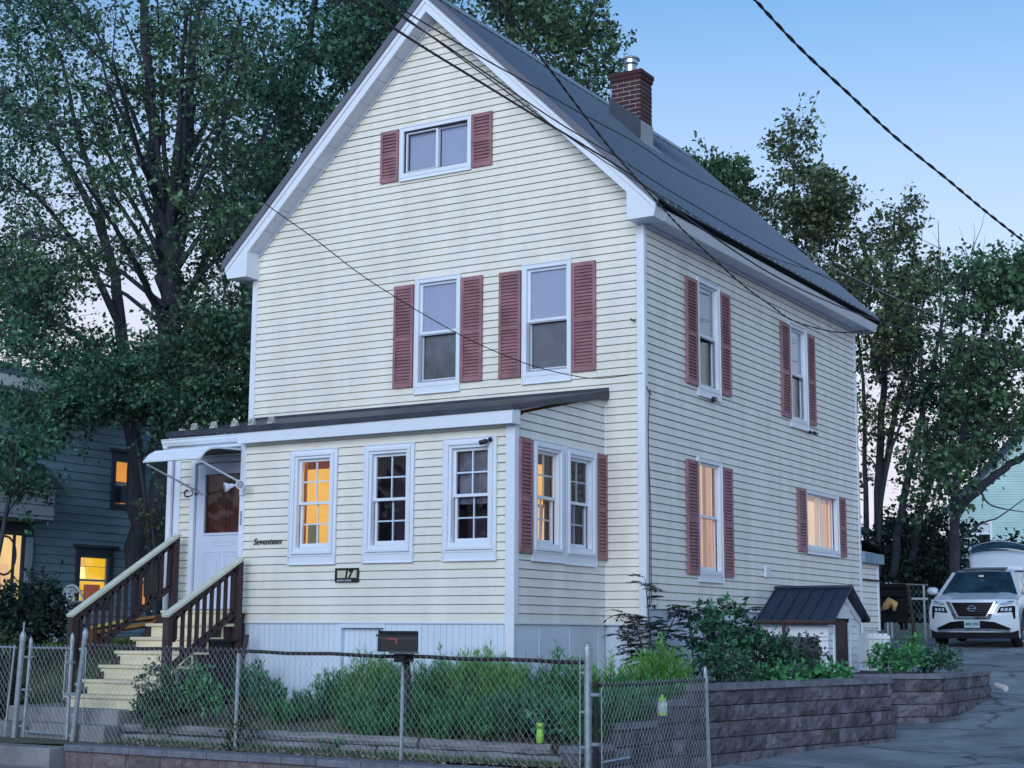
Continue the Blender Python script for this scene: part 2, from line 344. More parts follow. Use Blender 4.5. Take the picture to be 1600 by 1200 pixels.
# ================= THE YELLOW HOUSE =================
XR=-3.25; SL=0.984; HW=6.507; HL=8.224; ZS=5.10
roofz=lambda x,z0=8.90: z0-SL*abs(x-XR)
house=thing('house','two storey cream clapboard house with dark metal gable roof, burgundy shutters and enclosed front porch','house',(-3.25,4,-0.9))
FF=Frame((0,0,0),(1,0,0),(0,-1,0)); FS=Frame((0,0,0),(0,1,0),(1,0,0))
FP=Frame((0,-2.24,0),(1,0,0),(0,-1,0)); FPS=Frame((-0.567,0,0),(0,1,0),(1,0,0))
FE=Frame((0,-1.95,0),(1,0,0),(0,-1,0))
def ring(mb,fr,u0,u1,z0,z1,w,n0,n1,wb=None,wt=None):
    wb=w if wb is None else wb; wt=w if wt is None else wt
    fr.box(mb,u0,u1,n0,n1,z0,z0+wb); fr.box(mb,u0,u1,n0,n1,z1-wt,z1)
    fr.box(mb,u0,u0+w,n0,n1,z0+wb,z1-wt); fr.box(mb,u1-w,u1,n0,n1,z0+wb,z1-wt)
def panel(fr,parent,name,m,u0,u1,z0,z1,n):
    mb=MB(); mb.quad(fr.p(u0,n,z0),fr.p(u1,n,z0),fr.p(u1,n,z1),fr.p(u0,n,z1)); return mb.build(name,m,parent,fix=False)
def room(fr,win,u0,u1,z0,z1,D,mback,mside):
    mb=MB(); a=-0.10; e=0.015
    U0,U1,Z0,Z1=u0-e,u1+e,z0-e,z1+e
    for q in ([(U0,a,Z0),(U0,-D,Z0),(U0,-D,Z1),(U0,a,Z1)],[(U1,a,Z0),(U1,-D,Z0),(U1,-D,Z1),(U1,a,Z1)],[(U0,a,Z0),(U1,a,Z0),(U1,-D,Z0),(U0,-D,Z0)],[(U0,a,Z1),(U1,a,Z1),(U1,-D,Z1),(U0,-D,Z1)]):
        mb.quad(*[fr.p(*t) for t in q])
    mb.build('reveal',mside,win,fix=False)
    panel(fr,win,'interior',mback,U0,U1,Z0,Z1,-D)
def window(fr,u0,u1,z0,z1,style='plain',inside='dark',grid=False,gl='pane_clear',slider=False):
    """a double-hung (or sliding) sash window in its casing; returns the window part"""
    cw=0.115 if style=='porch' else 0.06
    ap=0.10 if style!='slide' else 0.05
    zb=z0+ap
    mb=MB()
    fr.box(mb,u0,u1,-0.02,0.028,z0,zb)                     # apron under the sill
    fr.box(mb,u0-0.004,u1+0.004,0.0285,0.042,z0-0.002,z0+0.012)
    ring(mb,fr,u0,u1,zb,z1,cw,-0.03,0.036)
    if style=='porch':
        ring(mb,fr,u0+0.045,u1-0.045,zb+0.03,z1-0.045,0.035,0.0365,0.058)
    ring(mb,fr,u0-0.006,u1+0.006,z0-0.004,z1+0.006,0.014,0.0365,0.046,wb=0.010)
    win=mb.build('window','trim_white',house)
    a0,a1,b0,b1=u0+cw,u1-cw,zb+cw,z1-cw
    sf=MB(); st='trim_white' if style!='slide' else 'trim_white'
    if slider:
        mid=(a0+a1)/2
        ring(sf,fr,a0,mid+0.02,b0,b1,0.035,-0.045,-0.012); ring(sf,fr,mid-0.015,a1,b0,b1,0.035,-0.08,-0.0455)
    else:
        mid=(b0+b1)/2
        ring(sf,fr,a0,a1,mid-0.02,b1,0.035,-0.045,-0.012); ring(sf,fr,a0,a1,b0,mid+0.015,0.035,-0.08,-0.0455,wb=0.05)
        if grid:
            for s0,s1,n in ((mid+0.015,b1-0.035,-0.043),(b0+0.05,mid-0.02,-0.078)):
                c=(a0+a1)/2; h=(s0+s1)/2
                fr.box(sf,c-0.009,c+0.009,n-0.008,n+0.012,s0,s1); fr.box(sf,a0+0.035,c-0.0092,n-0.007,n+0.011,h-0.009,h+0.009); fr.box(sf,c+0.0092,a1-0.035,n-0.007,n+0.011,h-0.009,h+0.009)
    sf.build('sash',st,win)
    pm=MB(); 
    if slider:
        for p0,p1,n in ((a0+.03,mid-.01,-.03),(mid+.015,a1-.03,-.062)): pm.quad(fr.p(p0,n,b0+.03),fr.p(p1,n,b0+.03),fr.p(p1,n,b1-.03),fr.p(p0,n,b1-.03))
    else:
        for p0,p1,n in ((mid+.01,b1-.03,-.030),(b0+.045,mid-.015,-.062)): pm.quad(fr.p(a0+.03,n,p0),fr.p(a1-.03,n,p0),fr.p(a1-.03,n,p1),fr.p(a0+.03,n,p1))
    pm.build('pane',gl,win,fix=False)
    return win,(a0,a1,b0,b1,mid)
def shutter(fr,u0,u1,z0,z1):
    mb=MB(); w=0.042; n0,n1=0.019,0.05
    zm=z0+(z1-z0)*0.47 if z1-z0>0.8 else (z0+z1)/2
    fr.box(mb,u0,u0+w,n0,n1,z0,z1); fr.box(mb,u1-w,u1,n0,n1,z0,z1)
    rails=[(z0,z0+0.065),(zm-0.03,zm+0.03),(z1-0.055,z1)]
    for a,b in rails: fr.box(mb,u0+w,u1-w,n0,n1-0.002,a,b)
    fr.box(mb,u0+w,u1-w,n0+.0005,n0+0.006,z0+0.065,z1-0.055)
    for a,b in ((rails[0][1],rails[1][0]),(rails[1][1],rails[2][0])):
        k=int((b-a)/0.043); p=(b-a)/k
        for i in range(k):
            z=a+i*p
            mb.hexa([fr.p(u0+w,n1-.018,z+.003),fr.p(u1-w,n1-.018,z+.003),fr.p(u1-w,n1-.004,z+.006),fr.p(u0+w,n1-.004,z+.006),
                     fr.p(u0+w,n0+.007,z+p*.62),fr.p(u1-w,n0+.007,z+p*.62),fr.p(u1-w,n0+.014,z+p*.70),fr.p(u0+w,n0+.014,z+p*.70)])
    return mb.build('shutter','shutter_red',house)
# ---- openings
front_w=[(-3.535,-2.785,3.13,4.765),(-1.785,-1.045,3.135,4.76)]
gable_w=(-3.845,-2.635,6.235,7.03)
side_w=[(1.55,2.335,0.566,2.235),(1.60,2.345,3.08,4.73),(5.06,5.80,3.06,4.705),(5.60,7.095,1.125,2.14)]
porch_w=[(-3.845,-3.105,0.697,2.133),(-2.688,-1.949,0.70,2.135),(-1.525,-0.786,0.70,2.14)]
pside_w=[(-1.875,-1.135,0.705,2.135),(-1.075,-0.30,0.695,2.125)]
hol=lambda w:(w[0]+.02,w[1]-.02,w[2]+.02,w[3]-.02)
# ---- clapboard walls
siding(FF,-HW+.02,-.02,0.0,8.58,[hol(w) for w in front_w]+[hol(gable_w)],lo=lambda z:max(-HW+.02,XR-(8.60-z)/SL),hi=lambda z:min(-.02,XR+(8.60-z)/SL),joints=.55).build('wall','vinyl_cream',house,fix=False)
siding(FS,0.02,HL-.02,0.203,ZS,[hol(w) for w in side_w],joints=.6).build('wall','vinyl_side_shade',house,fix=False)
siding(FP,-4.64,-0.585,0.0,2.30,[hol(w) for w in porch_w],joints=.5).build('wall','vinyl_cream',house,fix=False)
siding(FPS,-2.22,-0.02,0.0,2.9,[hol(w) for w in pside_w],hi=lambda z:-.02,lo=lambda z:max(-2.22,-2.22+(z-2.38)/0.225)).build('wall','vinyl_side_shade',house,fix=False)
siding(FE,-6.05,-4.66,0.14,2.33,[(-5.80,-4.70,0.0,2.17)]).build('wall','vinyl_cream',house,fix=False)
FL=Frame((-6.07,-1.95,0),(0,1,0),(-1,0,0)); siding(FL,0,1.95,0.14,2.6).build('wall','vinyl_side_shade',house,fix=False)
FLW=Frame((-HW,0,0),(0,1,0),(-1,0,0)); siding(FLW,0,HL,0,ZS).build('wall','vinyl_side_shade',house,fix=False)
FB=Frame((0,HL,0),(1,0,0),(0,1,0)); siding(FB,-HW,0,0,8.5,lo=lambda z:max(-HW,XR-(8.60-z)/SL),hi=lambda z:min(0,XR+(8.60-z)/SL)).build('wall','vinyl_cream',house,fix=False)
# ---- foundation and skirts
mb=MB(); mb.box(-HW+.03,-0.03,0.03,HL-.03,-1.6,-0.02); mb.box(-0.06,-0.018,0.02,HL-.02,-1.6,0.198); mb.build('foundation','skirt_white',house)
mb=MB()
def planks(fr,u0,u1,z0,z1,n,w=0.087):
    k=max(1,int(round((u1-u0)/w))); p=(u1-u0)/k
    for i in range(k): fr.box(mb,u0+i*p+.003,u0+(i+1)*p-.003,n-.02,n,z0,z1)
    fr.box(mb,u0,u1,n-.04,n-.008,z0,z1)
planks(FP,-4.64,-3.03,-1.25,-0.02,0.0); planks(FP,-2.345,-0.60,-1.25,-0.02,0.0); planks(FP,-3.02,-2.355,-1.25,-0.08,-0.06)
FP.box(mb,-3.03,-2.345,-.05,.012,-.075,-.02); FP.box(mb,-3.03,-3.005,-.05,.010,-1.25,-.075); FP.box(mb,-2.37,-2.345,-.05,.010,-1.25,-.075)
FPS.box(mb,-2.22,-0.02,-.03,-.004,-1.25,-.02)
for k in range(3): FPS.box(mb,-1.65+k*.73,-1.645+k*.73,-.0039,0.001,-1.25,-.02)
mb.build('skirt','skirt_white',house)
mb=MB(); FP.box(mb,-4.66,-.567,-.02,.024,-.022,0.0); FPS.box(mb,-2.24,0,-.02,.024,-.022,0.0); FF.box(mb,-.567,0,-.02,.022,-.022,0); FS.box(mb,0,HL,-.02,.022,.185,.203)
mb.build('starter_strip','trim_white',house)
# ---- corner boards
def corner(fr1,fr2,mkr):
    mb=MB(); mkr(mb); return mb.build('corner_board','trim_white',house)
mb=MB(); mb.box(-.085,.022,-.026,-.001,-.35,ZS); mb.box(.0005,.0225,-.001,.062,-.35,ZS); mb.build('corner_board','trim_white',house,bevel=.004)
mb=MB(); mb.box(-HW-.022,-HW+.075,-.026,-.001,2.6,ZS+.05); mb.build('corner_board','trim_white',house,bevel=.004)
mb=MB(); mb.box(.0005,.0225,HL-.062,HL+.022,-.1,ZS); mb.build('corner_board','trim_white',house,bevel=.004)
mb=MB(); mb.box(-.667,-.545,-2.266,-2.2405,-1.25,2.32); mb.box(-.5665,-.5445,-2.2405,-2.16,-.0,2.45); mb.build('corner_board','trim_white',house,bevel=.004)
mb=MB(); mb.box(-4.68,-4.60,-2.266,-2.2405,-1.25,2.27); mb.box(-4.68,-4.658,-2.2405,-1.95,-1.25,2.3); mb.build('corner_board','trim_white',house,bevel=.004)
mb=MB(); mb.box(-6.18,-6.02,-1.949,-1.93,-.2,2.33); mb.box(-6.105,-5.99,-1.976,-1.9495,-.2,2.33); mb.build('corner_board','trim_white',house,bevel=.004)
mb=MB(); mb.tube([(-.556,-.012,-.02),(-.556,-.012,2.93)],.011,6); mb.tube([(-.556,-.03,2.925),(-.556,-2.2,2.43)],.010,6); mb.build('inside_corner_trim','trim_white',house)
# ---- main roof
Y0,Y1=-0.33,8.52
roof=MB()
for sgn,xe in ((1,0.38),(-1,-6.88)):
    t=.035
    roof.hexa([(XR,Y0,8.90-t),(xe,Y0,roofz(xe)-t),(xe,Y1,roofz(xe)-t),(XR,Y1,8.90-t),(XR,Y0,8.90),(xe,Y0,roofz(xe)),(xe,Y1,roofz(xe)),(XR,Y1,8.90)])
rf=roof.build('roof','roof_metal',house)
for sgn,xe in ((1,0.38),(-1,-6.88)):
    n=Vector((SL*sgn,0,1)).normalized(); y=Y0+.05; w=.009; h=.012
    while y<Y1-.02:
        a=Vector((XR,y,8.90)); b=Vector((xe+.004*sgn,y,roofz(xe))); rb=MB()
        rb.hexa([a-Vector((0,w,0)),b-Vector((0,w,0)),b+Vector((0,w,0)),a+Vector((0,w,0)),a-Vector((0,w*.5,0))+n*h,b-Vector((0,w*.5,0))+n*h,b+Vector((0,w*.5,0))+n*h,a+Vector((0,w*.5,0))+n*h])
        rb.build('rib','rib_highlight',rf); y+=.229
mb=MB(); c=.13
mb.hexa([(XR-c,Y0,8.90-SL*c+.024),(XR+c,Y0,8.90-SL*c+.024),(XR+c,Y1,8.90-SL*c+.024),(XR-c,Y1,8.90-SL*c+.024),(XR-.01,Y0,8.945),(XR+.01,Y0,8.945),(XR+.01,Y1,8.945),(XR-.01,Y1,8.945)]); mb.build('ridge_cap','flashing_light',rf)
mb=MB()   # eave drip edge, dark
mb.box(.352,.384,Y0+.01,Y1-.01,roofz(.36)-.115,roofz(.36)-.045); mb.build('drip_edge','roof_dark',rf)
mb=MB()   # bright closure ends of the ribs along the eave
y=Y0+.05
while y<Y1: MB().box(.384,.390,y-.018,y+.018,roofz(.38)-.016,roofz(.38)+.012).build('rib_end','flashing_light',rf); y+=.229
mb=MB()   # rake trim (brownish metal edge)
for sgn,xe in ((1,.38),(-1,-6.88)):
    mb.hexa([(XR,Y0-.015,8.80),(xe,Y0-.015,roofz(xe)-.10),(xe,Y0+.01,roofz(xe)-.10),(XR,Y0+.01,8.80),(XR,Y0-.015,8.925),(xe,Y0-.015,roofz(xe)+.025),(xe,Y0+.01,roofz(xe)+.025),(XR,Y0+.01,8.925)])
mb.build('rake_trim','roof_rake' if 'roof_rake' in MATS else mat('roof_rake',(0.12,0.125,0.17),.5),rf)
# rake fascia + crown step, returns
mb=MB(); zi=lambda x:8.60-SL*abs(x-XR)
for sgn,xe,xi in ((1,.335,-.08),(-1,-6.835,-6.42)):
    mb.hexa([(XR,-.30,8.585),(xi,-.30,zi(xi)-.015),(xi,-.27,zi(xi)-.015),(XR,-.27,8.585),(XR,-.30,8.83),(xi,-.30,roofz(xi)-.07),(xi,-.27,roofz(xi)-.07),(XR,-.27,8.83)])
    mb.hexa([(XR,-.318,8.72),(xe,-.318,roofz(xe)-.18),(xe,-.301,roofz(xe)-.18),(XR,-.301,8.72),(XR,-.318,8.80),(xe,-.318,roofz(xe)-.10),(xe,-.301,roofz(xe)-.10),(XR,-.301,8.80)])
    # return box
    xo=xi+sgn*.375
    poly=[(xi,-.30,ZS),(xo,-.30,ZS),(xi+sgn*.425,-.30,ZS+.14),(xi+sgn*.425,-.30,roofz(xi+sgn*.425)-.07),(xi,-.30,roofz(xi)-.07)]
    mb.extrude(poly,(0,.298,0))
fa=mb.build('fascia','trim_white',house)
mb=MB()   # eave fascia right and left
for sgn,xo in ((1,.295),(-1,-6.795)):
    poly=[(xo-sgn*.02,0,ZS),(xo,0,ZS),(xo+sgn*.012,0,ZS+.02),(xo+sgn*.05,0,ZS+.10),(xo+sgn*.055,0,ZS+.17),(xo-sgn*.02,0,ZS+.17)]
    mb=MB(); mb.extrude([(p[0],.0,p[2]) for p in poly],(0,Y1-.03,0)); mb.build('fascia','trim_white',house)
mb=MB()   # soffits: eave panels with open grooves, rake panels
y=0.0
while y<Y1-.1:
    y2=min(y+.098,Y1-.04); mb.box(.001,.275,y+.003,y2-.003,ZS+.004,ZS+.012); mb.box(-6.775,-6.51,y+.003,y2-.003,ZS+.004,ZS+.012); y+=.100
mb.box(.001,.275,0,Y1-.04,ZS+.014,ZS+.03); mb.box(-6.775,-6.51,0,Y1-.04,ZS+.014,ZS+.03)
mb.box(.0225,.045,0.06,HL,ZS-.035,ZS+.003)
for sgn in (1,-1):
    L=3.17; k=11
    for i in range(k):
        x0=XR+sgn*(L*i/k+.005); x1=XR+sgn*(L*(i+1)/k-.005)
        mb.hexa([(x0,-.27,zi(x0)),(x1,-.27,zi(x1)),(x1,-.001,zi(x1)),(x0,-.001,zi(x0)),(x0,-.27,zi(x0)+.02),(x1,-.27,zi(x1)+.02),(x1,-.001,zi(x1)+.02),(x0,-.001,zi(x0)+.02)])
    mb.bar((XR,-.025,zi(XR)-.02),(XR+sgn*3.17,-.025,zi(XR+3.17)-.02),.022,.03)
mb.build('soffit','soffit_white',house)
# ---- chimney
cx0,cx1,cy0,cy1,ct=-2.68,-2.15,4.30,4.72,9.02
ch=MB(); ch.box(cx0+.004,cx1-.004,cy0+.004,cy1-.004,7.2,ct-.01); chm=ch.build('chimney','mortar',house)
mb=MB(); bh=.066; z=7.3; row=0
while z<ct-.14:
    off=(.11 if row%2 else 0)
    for (fr,L) in ((Frame((cx0,cy0,0),(1,0,0),(0,-1,0)),cx1-cx0),(Frame((cx1,cy0,0),(0,1,0),(1,0,0)),cy1-cy0)):
        u=-off
        while u<L-.01:
            a=max(u+.006,0.0); b=min(u+.214,L)
            if b-a>.02: fr.box(mb,a,b,-.03,.004+random.uniform(-.0015,.002),z+.006,z+bh)
            u+=.22
    z+=bh+.011; row+=1
mb.box(cx0-.02,cx1+.02,cy0-.02,cy1+.02,ct-.135,ct-.07); mb.box(cx0-.035,cx1+.035,cy0-.035,cy1+.035,ct-.068,ct)
mb.build('brickwork','chimney_brick',chm)
mb=MB(); zc=8.52
mb.extrude([(cx0-.03,cy0-.02,roofz(cx0-.03)-.02),(cx1+.012,cy0-.02,roofz(cx1)-.06),(cx1+.012,cy0-.02,roofz(cx1)+.33),(cx0-.03,cy0-.02,roofz(cx0)+.30)],(0,.012,0)); mb.build('flashing','flashing_dark',chm)
mb=MB(); mb.box(cx1+.006,cx1+.014,cy0-.02,cy1+.02,roofz(cx1)-.2,roofz(cx1)+.33); mb.hexa([(cx1+.014,cy0-.05,roofz(cx1+.014)+.01),(cx1+.16,cy0-.05,roofz(cx1+.16)+.01),(cx1+.16,cy1+.05,roofz(cx1+.16)+.01),(cx1+.014,cy1+.05,roofz(cx1+.014)+.01),(cx1+.014,cy0-.05,roofz(cx1+.014)+.03),(cx1+.16,cy0-.05,roofz(cx1+.16)+.03),(cx1+.16,cy1+.05,roofz(cx1+.16)+.03),(cx1+.014,cy1+.05,roofz(cx1+.014)+.03)]); mb.build('flashing','flashing_light',chm)
mb=MB(); mb.lathe((-2.42,4.5,ct),[(.095,0),(.095,.15),(.10,.15),(.10,.17),(.095,.17),(.12,.20),(.12,.27),(.10,.27)],20); mb.build('flue','steel',chm,smooth=False)
mb=MB(); mb.lathe((-2.42,4.5,ct),[(.13,.262),(.145,.268),(.15,.285),(.13,.305),(.02,.315)],20); mb.build('flue_cap','galvanised',chm)
# ---- porch roof
def pr(y): return 2.965+y*.205
mb=MB()
mb.hexa([(-4.62,-2.43,pr(-2.43)-.075),(-.49,-2.43,pr(-2.43)-.055),(-.49,-.001,pr(0)-.11),(-4.62,-.001,pr(0)-.11),(-4.62,-2.43,pr(-2.43)),(-.49,-2.43,pr(-2.43)),(-.49,-.001,pr(0)),(-4.62,-.001,pr(0))])
mb.hexa([(-6.06,-2.22,pr(-2.22)-.07),(-4.62,-2.22,pr(-2.22)-.07),(-4.62,-.001,pr(0)-.11),(-6.12,-.001,pr(0)-.11),(-6.06,-2.22,pr(-2.22)),(-4.6201,-2.22,pr(-2.22)),(-4.6201,-.001,pr(0)),(-6.12,-.001,pr(0))])
FF.box(mb,-6.5,-.49,.018,.03,2.90,3.0)
prf=mb.build('porch_roof','membrane',house,bevel=.01)
mb=MB()
mb.box(-4.625,-.497,-2.405,-2.375,2.255,2.415); mb.box(-.535,-.497,-2.375,-2.22,2.255,2.415)
mb.box(-4.62,-.58,-2.375,-2.242,2.275,2.29)
mb.box(-6.08,-4.626,-2.13,-2.105,2.27,2.45); mb.box(-6.08,-4.626,-2.105,-1.952,2.28,2.295)
# gutter on the entry part
mb.extrude([(-6.13,-2.135,2.32),(-6.13,-2.19,2.32),(-6.13,-2.22,2.37),(-6.13,-2.22,2.40),(-6.13,-2.235,2.40),(-6.13,-2.235,2.415),(-6.13,-2.135,2.415)],(1.505,0,0))
mb.build('porch_fascia','trim_white',house,bevel=.003)
mb=MB(); mb.tube([(-6.09,-2.18,2.33),(-6.11,-2.10,2.22),(-6.125,-2.03,2.15),(-6.125,-2.02,.2),(-6.125,-2.02,-.9)],.042,8); mb.build('downspout','trim_white',house)
# ---- windows
def dark_room(fr,win,b,D=.45): room(fr,win,b[0],b[1],b[2],b[3],D,'glass_dark_room','glass_dark_room')
win,b=window(FF,*gable_w,style='slide',slider=True,gl='pane_clear'); dark_room(FF,win,b)
panel(FF,win,'shade','shade_fabric',b[0]+.03,b[4]-.02,b[2]+.04,b[3]-.04,-.095); panel(FF,win,'shade','shade_fabric',b[4]+.03,b[1]-.01,b[2]+.03,b[3]-.03,-.097)
m0=MB(); ring(m0,FF,b[0]-.0,b[1]+.0,b[2],b[3],.018,-.010,.004); m0.build('screen_frame','black_paint',win)
for i,w in enumerate(front_w):
    win,b=window(FF,*w,gl='pane_clear'); dark_room(FF,win,b)
    panel(FF,win,'shade','shade_fabric',b[0]+.03,b[1]-.03,b[4]+.012,b[3]-.02,-.05)
    panel(FF,win,'screen','screen_dark' if i==0 else mat('screen_grey',(.12,.12,.16),.6,var=.35,vscale=3),b[0]+.03,b[1]-.03,b[2]+.045,b[4]-.015,-.09)
    m0=MB(); ring(m0,FF,b[0]+.004,b[1]-.004,b[2]+.01,b[4]-.02,.022,-.030,-.014); m0.build('screen_frame','frame_grey',win)
for i,w in enumerate(side_w):
    if i==3:
        win,b=window(FS,*w,style='slide',slider=True,gl='pane_clear'); room(FS,win,b[0],b[1],b[2],b[3],.30,'lit_peach','lit_peach')
        W_=b[1]-b[0]
        panel(FS,win,'curtain','lit_cream',b[0]+.02,b[0]+.27*W_,b[2],b[3]-.10,-.16)
        panel(FS,win,'curtain','lit_amber',b[0]+.27*W_,b[0]+.46*W_,b[2],b[3]-.08,-.18)
        panel(FS,win,'curtain','lit_curtain',b[4]+.03,b[1],b[2],b[3]-.03,-.12)
        panel(FS,win,'valance','lit_brown',b[0],b[1],b[3]-.09,b[3],-.11)
    elif i==0:
        win,b=window(FS,*w); room(FS,win,b[0],b[1],b[2],b[3],.35,'lit_amber','lit_amber')
        W_=b[1]-b[0]
        panel(FS,win,'curtain','lit_brown',b[0]+.56*W_,b[0]+.76*W_,b[2],b[3],-.108); panel(FS,win,'curtain','lit_curtain',b[0]+.76*W_,b[1],b[2],b[3],-.106)
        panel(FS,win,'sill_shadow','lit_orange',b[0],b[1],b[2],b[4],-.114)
    else:
        win,b=window(FS,*w); dark_room(FS,win,b)
        panel(FS,win,'shade','shade_pale',b[0]+.03,b[1]-.03,b[4]+.012,b[3]-.02,-.05)
        panel(FS,win,'curtain',mat('curtain_dim',(.05,.065,.08),.8,var=.5,vscale=4,stretch=(1,8,.3)),b[0],b[1],b[2],b[4]-.08,-.2)
        m0=MB(); ring(m0,FS,b[0]+.004,b[1]-.004,b[2]+.01,b[4]-.02,.022,-.030,-.014); m0.build('screen_frame','frame_grey',win)
for i,w in enumerate(porch_w):
    win,b=window(FP,*w,style='porch',grid=True,gl='pane_dull')
    W_=b[1]-b[0]; H_=b[3]-b[2]
    if i==0:
        room(FP,win,b[0],b[1],b[2],b[3],.22,'lit_amber','lit_amber')
        panel(FP,win,'valance','lit_rust',b[0]-.01,b[1]+.01,b[3]-.12,b[3]+.01,-.115)
        panel(FP,win,'box','lit_grey',b[0]+.06,b[0]+.47*W_,b[2],b[2]+.27*H_,-.13)
        panel(FP,win,'wall_edge','lit_brown',b[0]-.01,b[0]+.045,b[2],b[3],-.112)
    elif i==1: room(FP,win,b[0],b[1],b[2],b[3],.40,'purple_dim','purple_dim')
    else:
        room(FP,win,b[0],b[1],b[2],b[3],.35,'purple_dim','purple_dim'); panel(FP,win,'plastic_film','plastic_film',b[0]+.03,b[1]-.03,b[4]-.1,b[3]-.03,-.10)
for i,w in enumerate(pside_w):
    win,b=window(FPS,*w,style='porch',grid=True,gl='pane_dull')
    W_=b[1]-b[0]; H_=b[3]-b[2]
    if i==0:
        room(FPS,win,b[0],b[1],b[2],b[3],.5,'purple_dim','purple_dim')
        panel(FPS,win,'lit_wall','lit_amber',b[0]-.01,b[0]+.80*W_,b[2]+.42*H_,b[3]-.14,-.130)
        panel(FPS,win,'lit_wall','lit_peach',b[0]-.01,b[0]+.86*W_,b[2],b[2]+.40*H_,-.131)
        mb=MB(); 
        for a,c_ in ((.15,.42),(.62,.78),(.38,.40)): mb.bar(FPS.p(b[0]+a*W_,-.115,b[2]),FPS.p(b[0]+(a+c_)/2*W_,-.115,b[2]+.40*H_),.03,.01)
        FPS.box(mb,b[0],b[0]+.82*W_,-.122,-.106,b[2]+.40*H_,b[2]+.43*H_)
        mb.build('easel','lit_brown',win)
    else: room(FPS,win,b[0],b[1],b[2],b[3],.4,'glass_dark_room','glass_dark_room')
for a in ((-4.182,-3.865,6.253,7.02),(-2.615,-2.288,6.253,7.02)): shutter(FF,*a)
for a in ((-3.895,-3.56,3.245,4.703),(-2.76,-2.421,3.245,4.703),(-2.151,-1.81,3.242,4.698),(-1.025,-.675,3.242,4.698)): shutter(FF,*a)
for a in ((1.185,1.535,.655,2.172),(2.355,2.69,.655,2.172),(1.225,1.575,3.20,4.668),(2.37,2.705,3.20,4.668),(4.69,5.045,3.182,4.648),(5.815,6.148,3.182,4.648),(5.255,5.59,1.146,2.131),(7.115,7.43,1.146,2.131)): shutter(FS,*a)
for a in ((-2.17,-1.885,.79,2.12),(-.29,-.02,.79,2.12)): shutter(FPS,*a)
# ---- entry door, awning
mb=MB(); FE.box(mb,-5.80,-5.725,-.05,.03,.14,2.17); FE.box(mb,-5.725,-4.70,-.05,.03,2.10,2.17); FE.box(mb,-4.74,-4.70,-.05,.03,.14,2.0999); mb.build('door_frame','trim_white',house)
d0,d1,dz0,dz1=-5.71,-4.755,.16,2.085
dm=MB(); FE.box(dm,d0,d1,-.045,-.010,dz0,1.15); FE.box(dm,d0,d0+.14,-.045,-.010,1.15,dz1); FE.box(dm,d1-.14,d1,-.045,-.010,1.15,dz1); FE.box(dm,d0+.14,d1-.14,-.045,-.010,1.95,dz1)
ring(dm,FE,d0+.12,d1-.12,1.13,1.97,.03,-.0095,.004)
for a0,a1 in ((d0+.16,d0+.44),(d1-.44,d1-.16)): ring(dm,FE,a0,a1,.30,.92,.018,-.0095,-.002); ring(dm,FE,a0+.05,a1-.05,.35,.87,.012,-.0095,-.004)
ring(dm,FE,d0+.30,d1-.30,.99,1.05,.012,-.0095,-.004)
door=dm.build('door','door_white',house)
panel(FE,door,'door_window','pane_dull',d0+.14,d1-.14,1.15,1.95,-.03)
mb=MB(); FE.box(mb,d0+.13,d1-.13,-.11,-.09,1.1,2.0)
for a0,a1 in ((d0+.2,d0+.46),(d1-.46,d1-.2)): ring(mb,FE,a0,a1,1.2,1.9,.02,-.0899,-.08)
mb.build('inner_door','door_wood',door)
mb=MB(); mb.lathe(FE.p(d1-.07,.0,1.02),[(.02,-.02),(.02,.02),(.03,.03),(.03,.05),(.01,.06)],10,'y'); mb.build('handle','steel',door)
mb=MB(); A0,A1=-5.62,-4.67
prof=[(-1.975,2.20),(-2.30,2.19),(-2.68,2.175),(-2.85,2.15),(-2.95,2.10),(-3.01,2.04),(-3.05,2.0)]
for i in range(len(prof)-1):
    (ya,za),(yb,zb)=prof[i],prof[i+1]; mb.hexa([(A0,ya,za),(A1,ya,za),(A1,yb,zb),(A0,yb,zb),(A0,ya,za+.008),(A1,ya,za+.008),(A1,yb-.004,zb+.008),(A0,yb-.004,zb+.008)])
for y,z in [(-2.74,2.172),(-2.85,2.154),(-2.91,2.125),(-2.96,2.095),(-3.0,2.055),(-3.035,2.02)]: mb.tube([(A0-.005,y,z+.003),(A1+.005,y,z+.003)],.015,6)
for x in (A0,A1): mb.tube([(x,y,z+.004) for y,z in prof],.014,6)
aw=mb.build('awning','trim_white',house)
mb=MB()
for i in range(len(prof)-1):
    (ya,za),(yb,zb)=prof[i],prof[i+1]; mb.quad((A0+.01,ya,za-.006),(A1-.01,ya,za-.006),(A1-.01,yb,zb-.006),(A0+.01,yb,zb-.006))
mb.build('awning_underside','awning_dark',aw,fix=False)  # dark brown sheet just below the curved awning top
mb=MB(); mb.tube([(A0+.02,-3.0,1.98),(A0+.02,-1.96,1.68)],.013,6); mb.tube([(A1-.02,-3.0,1.98),(A1-.02,-2.27,1.78)],.013,6); mb.build('bracket','trim_white',aw)
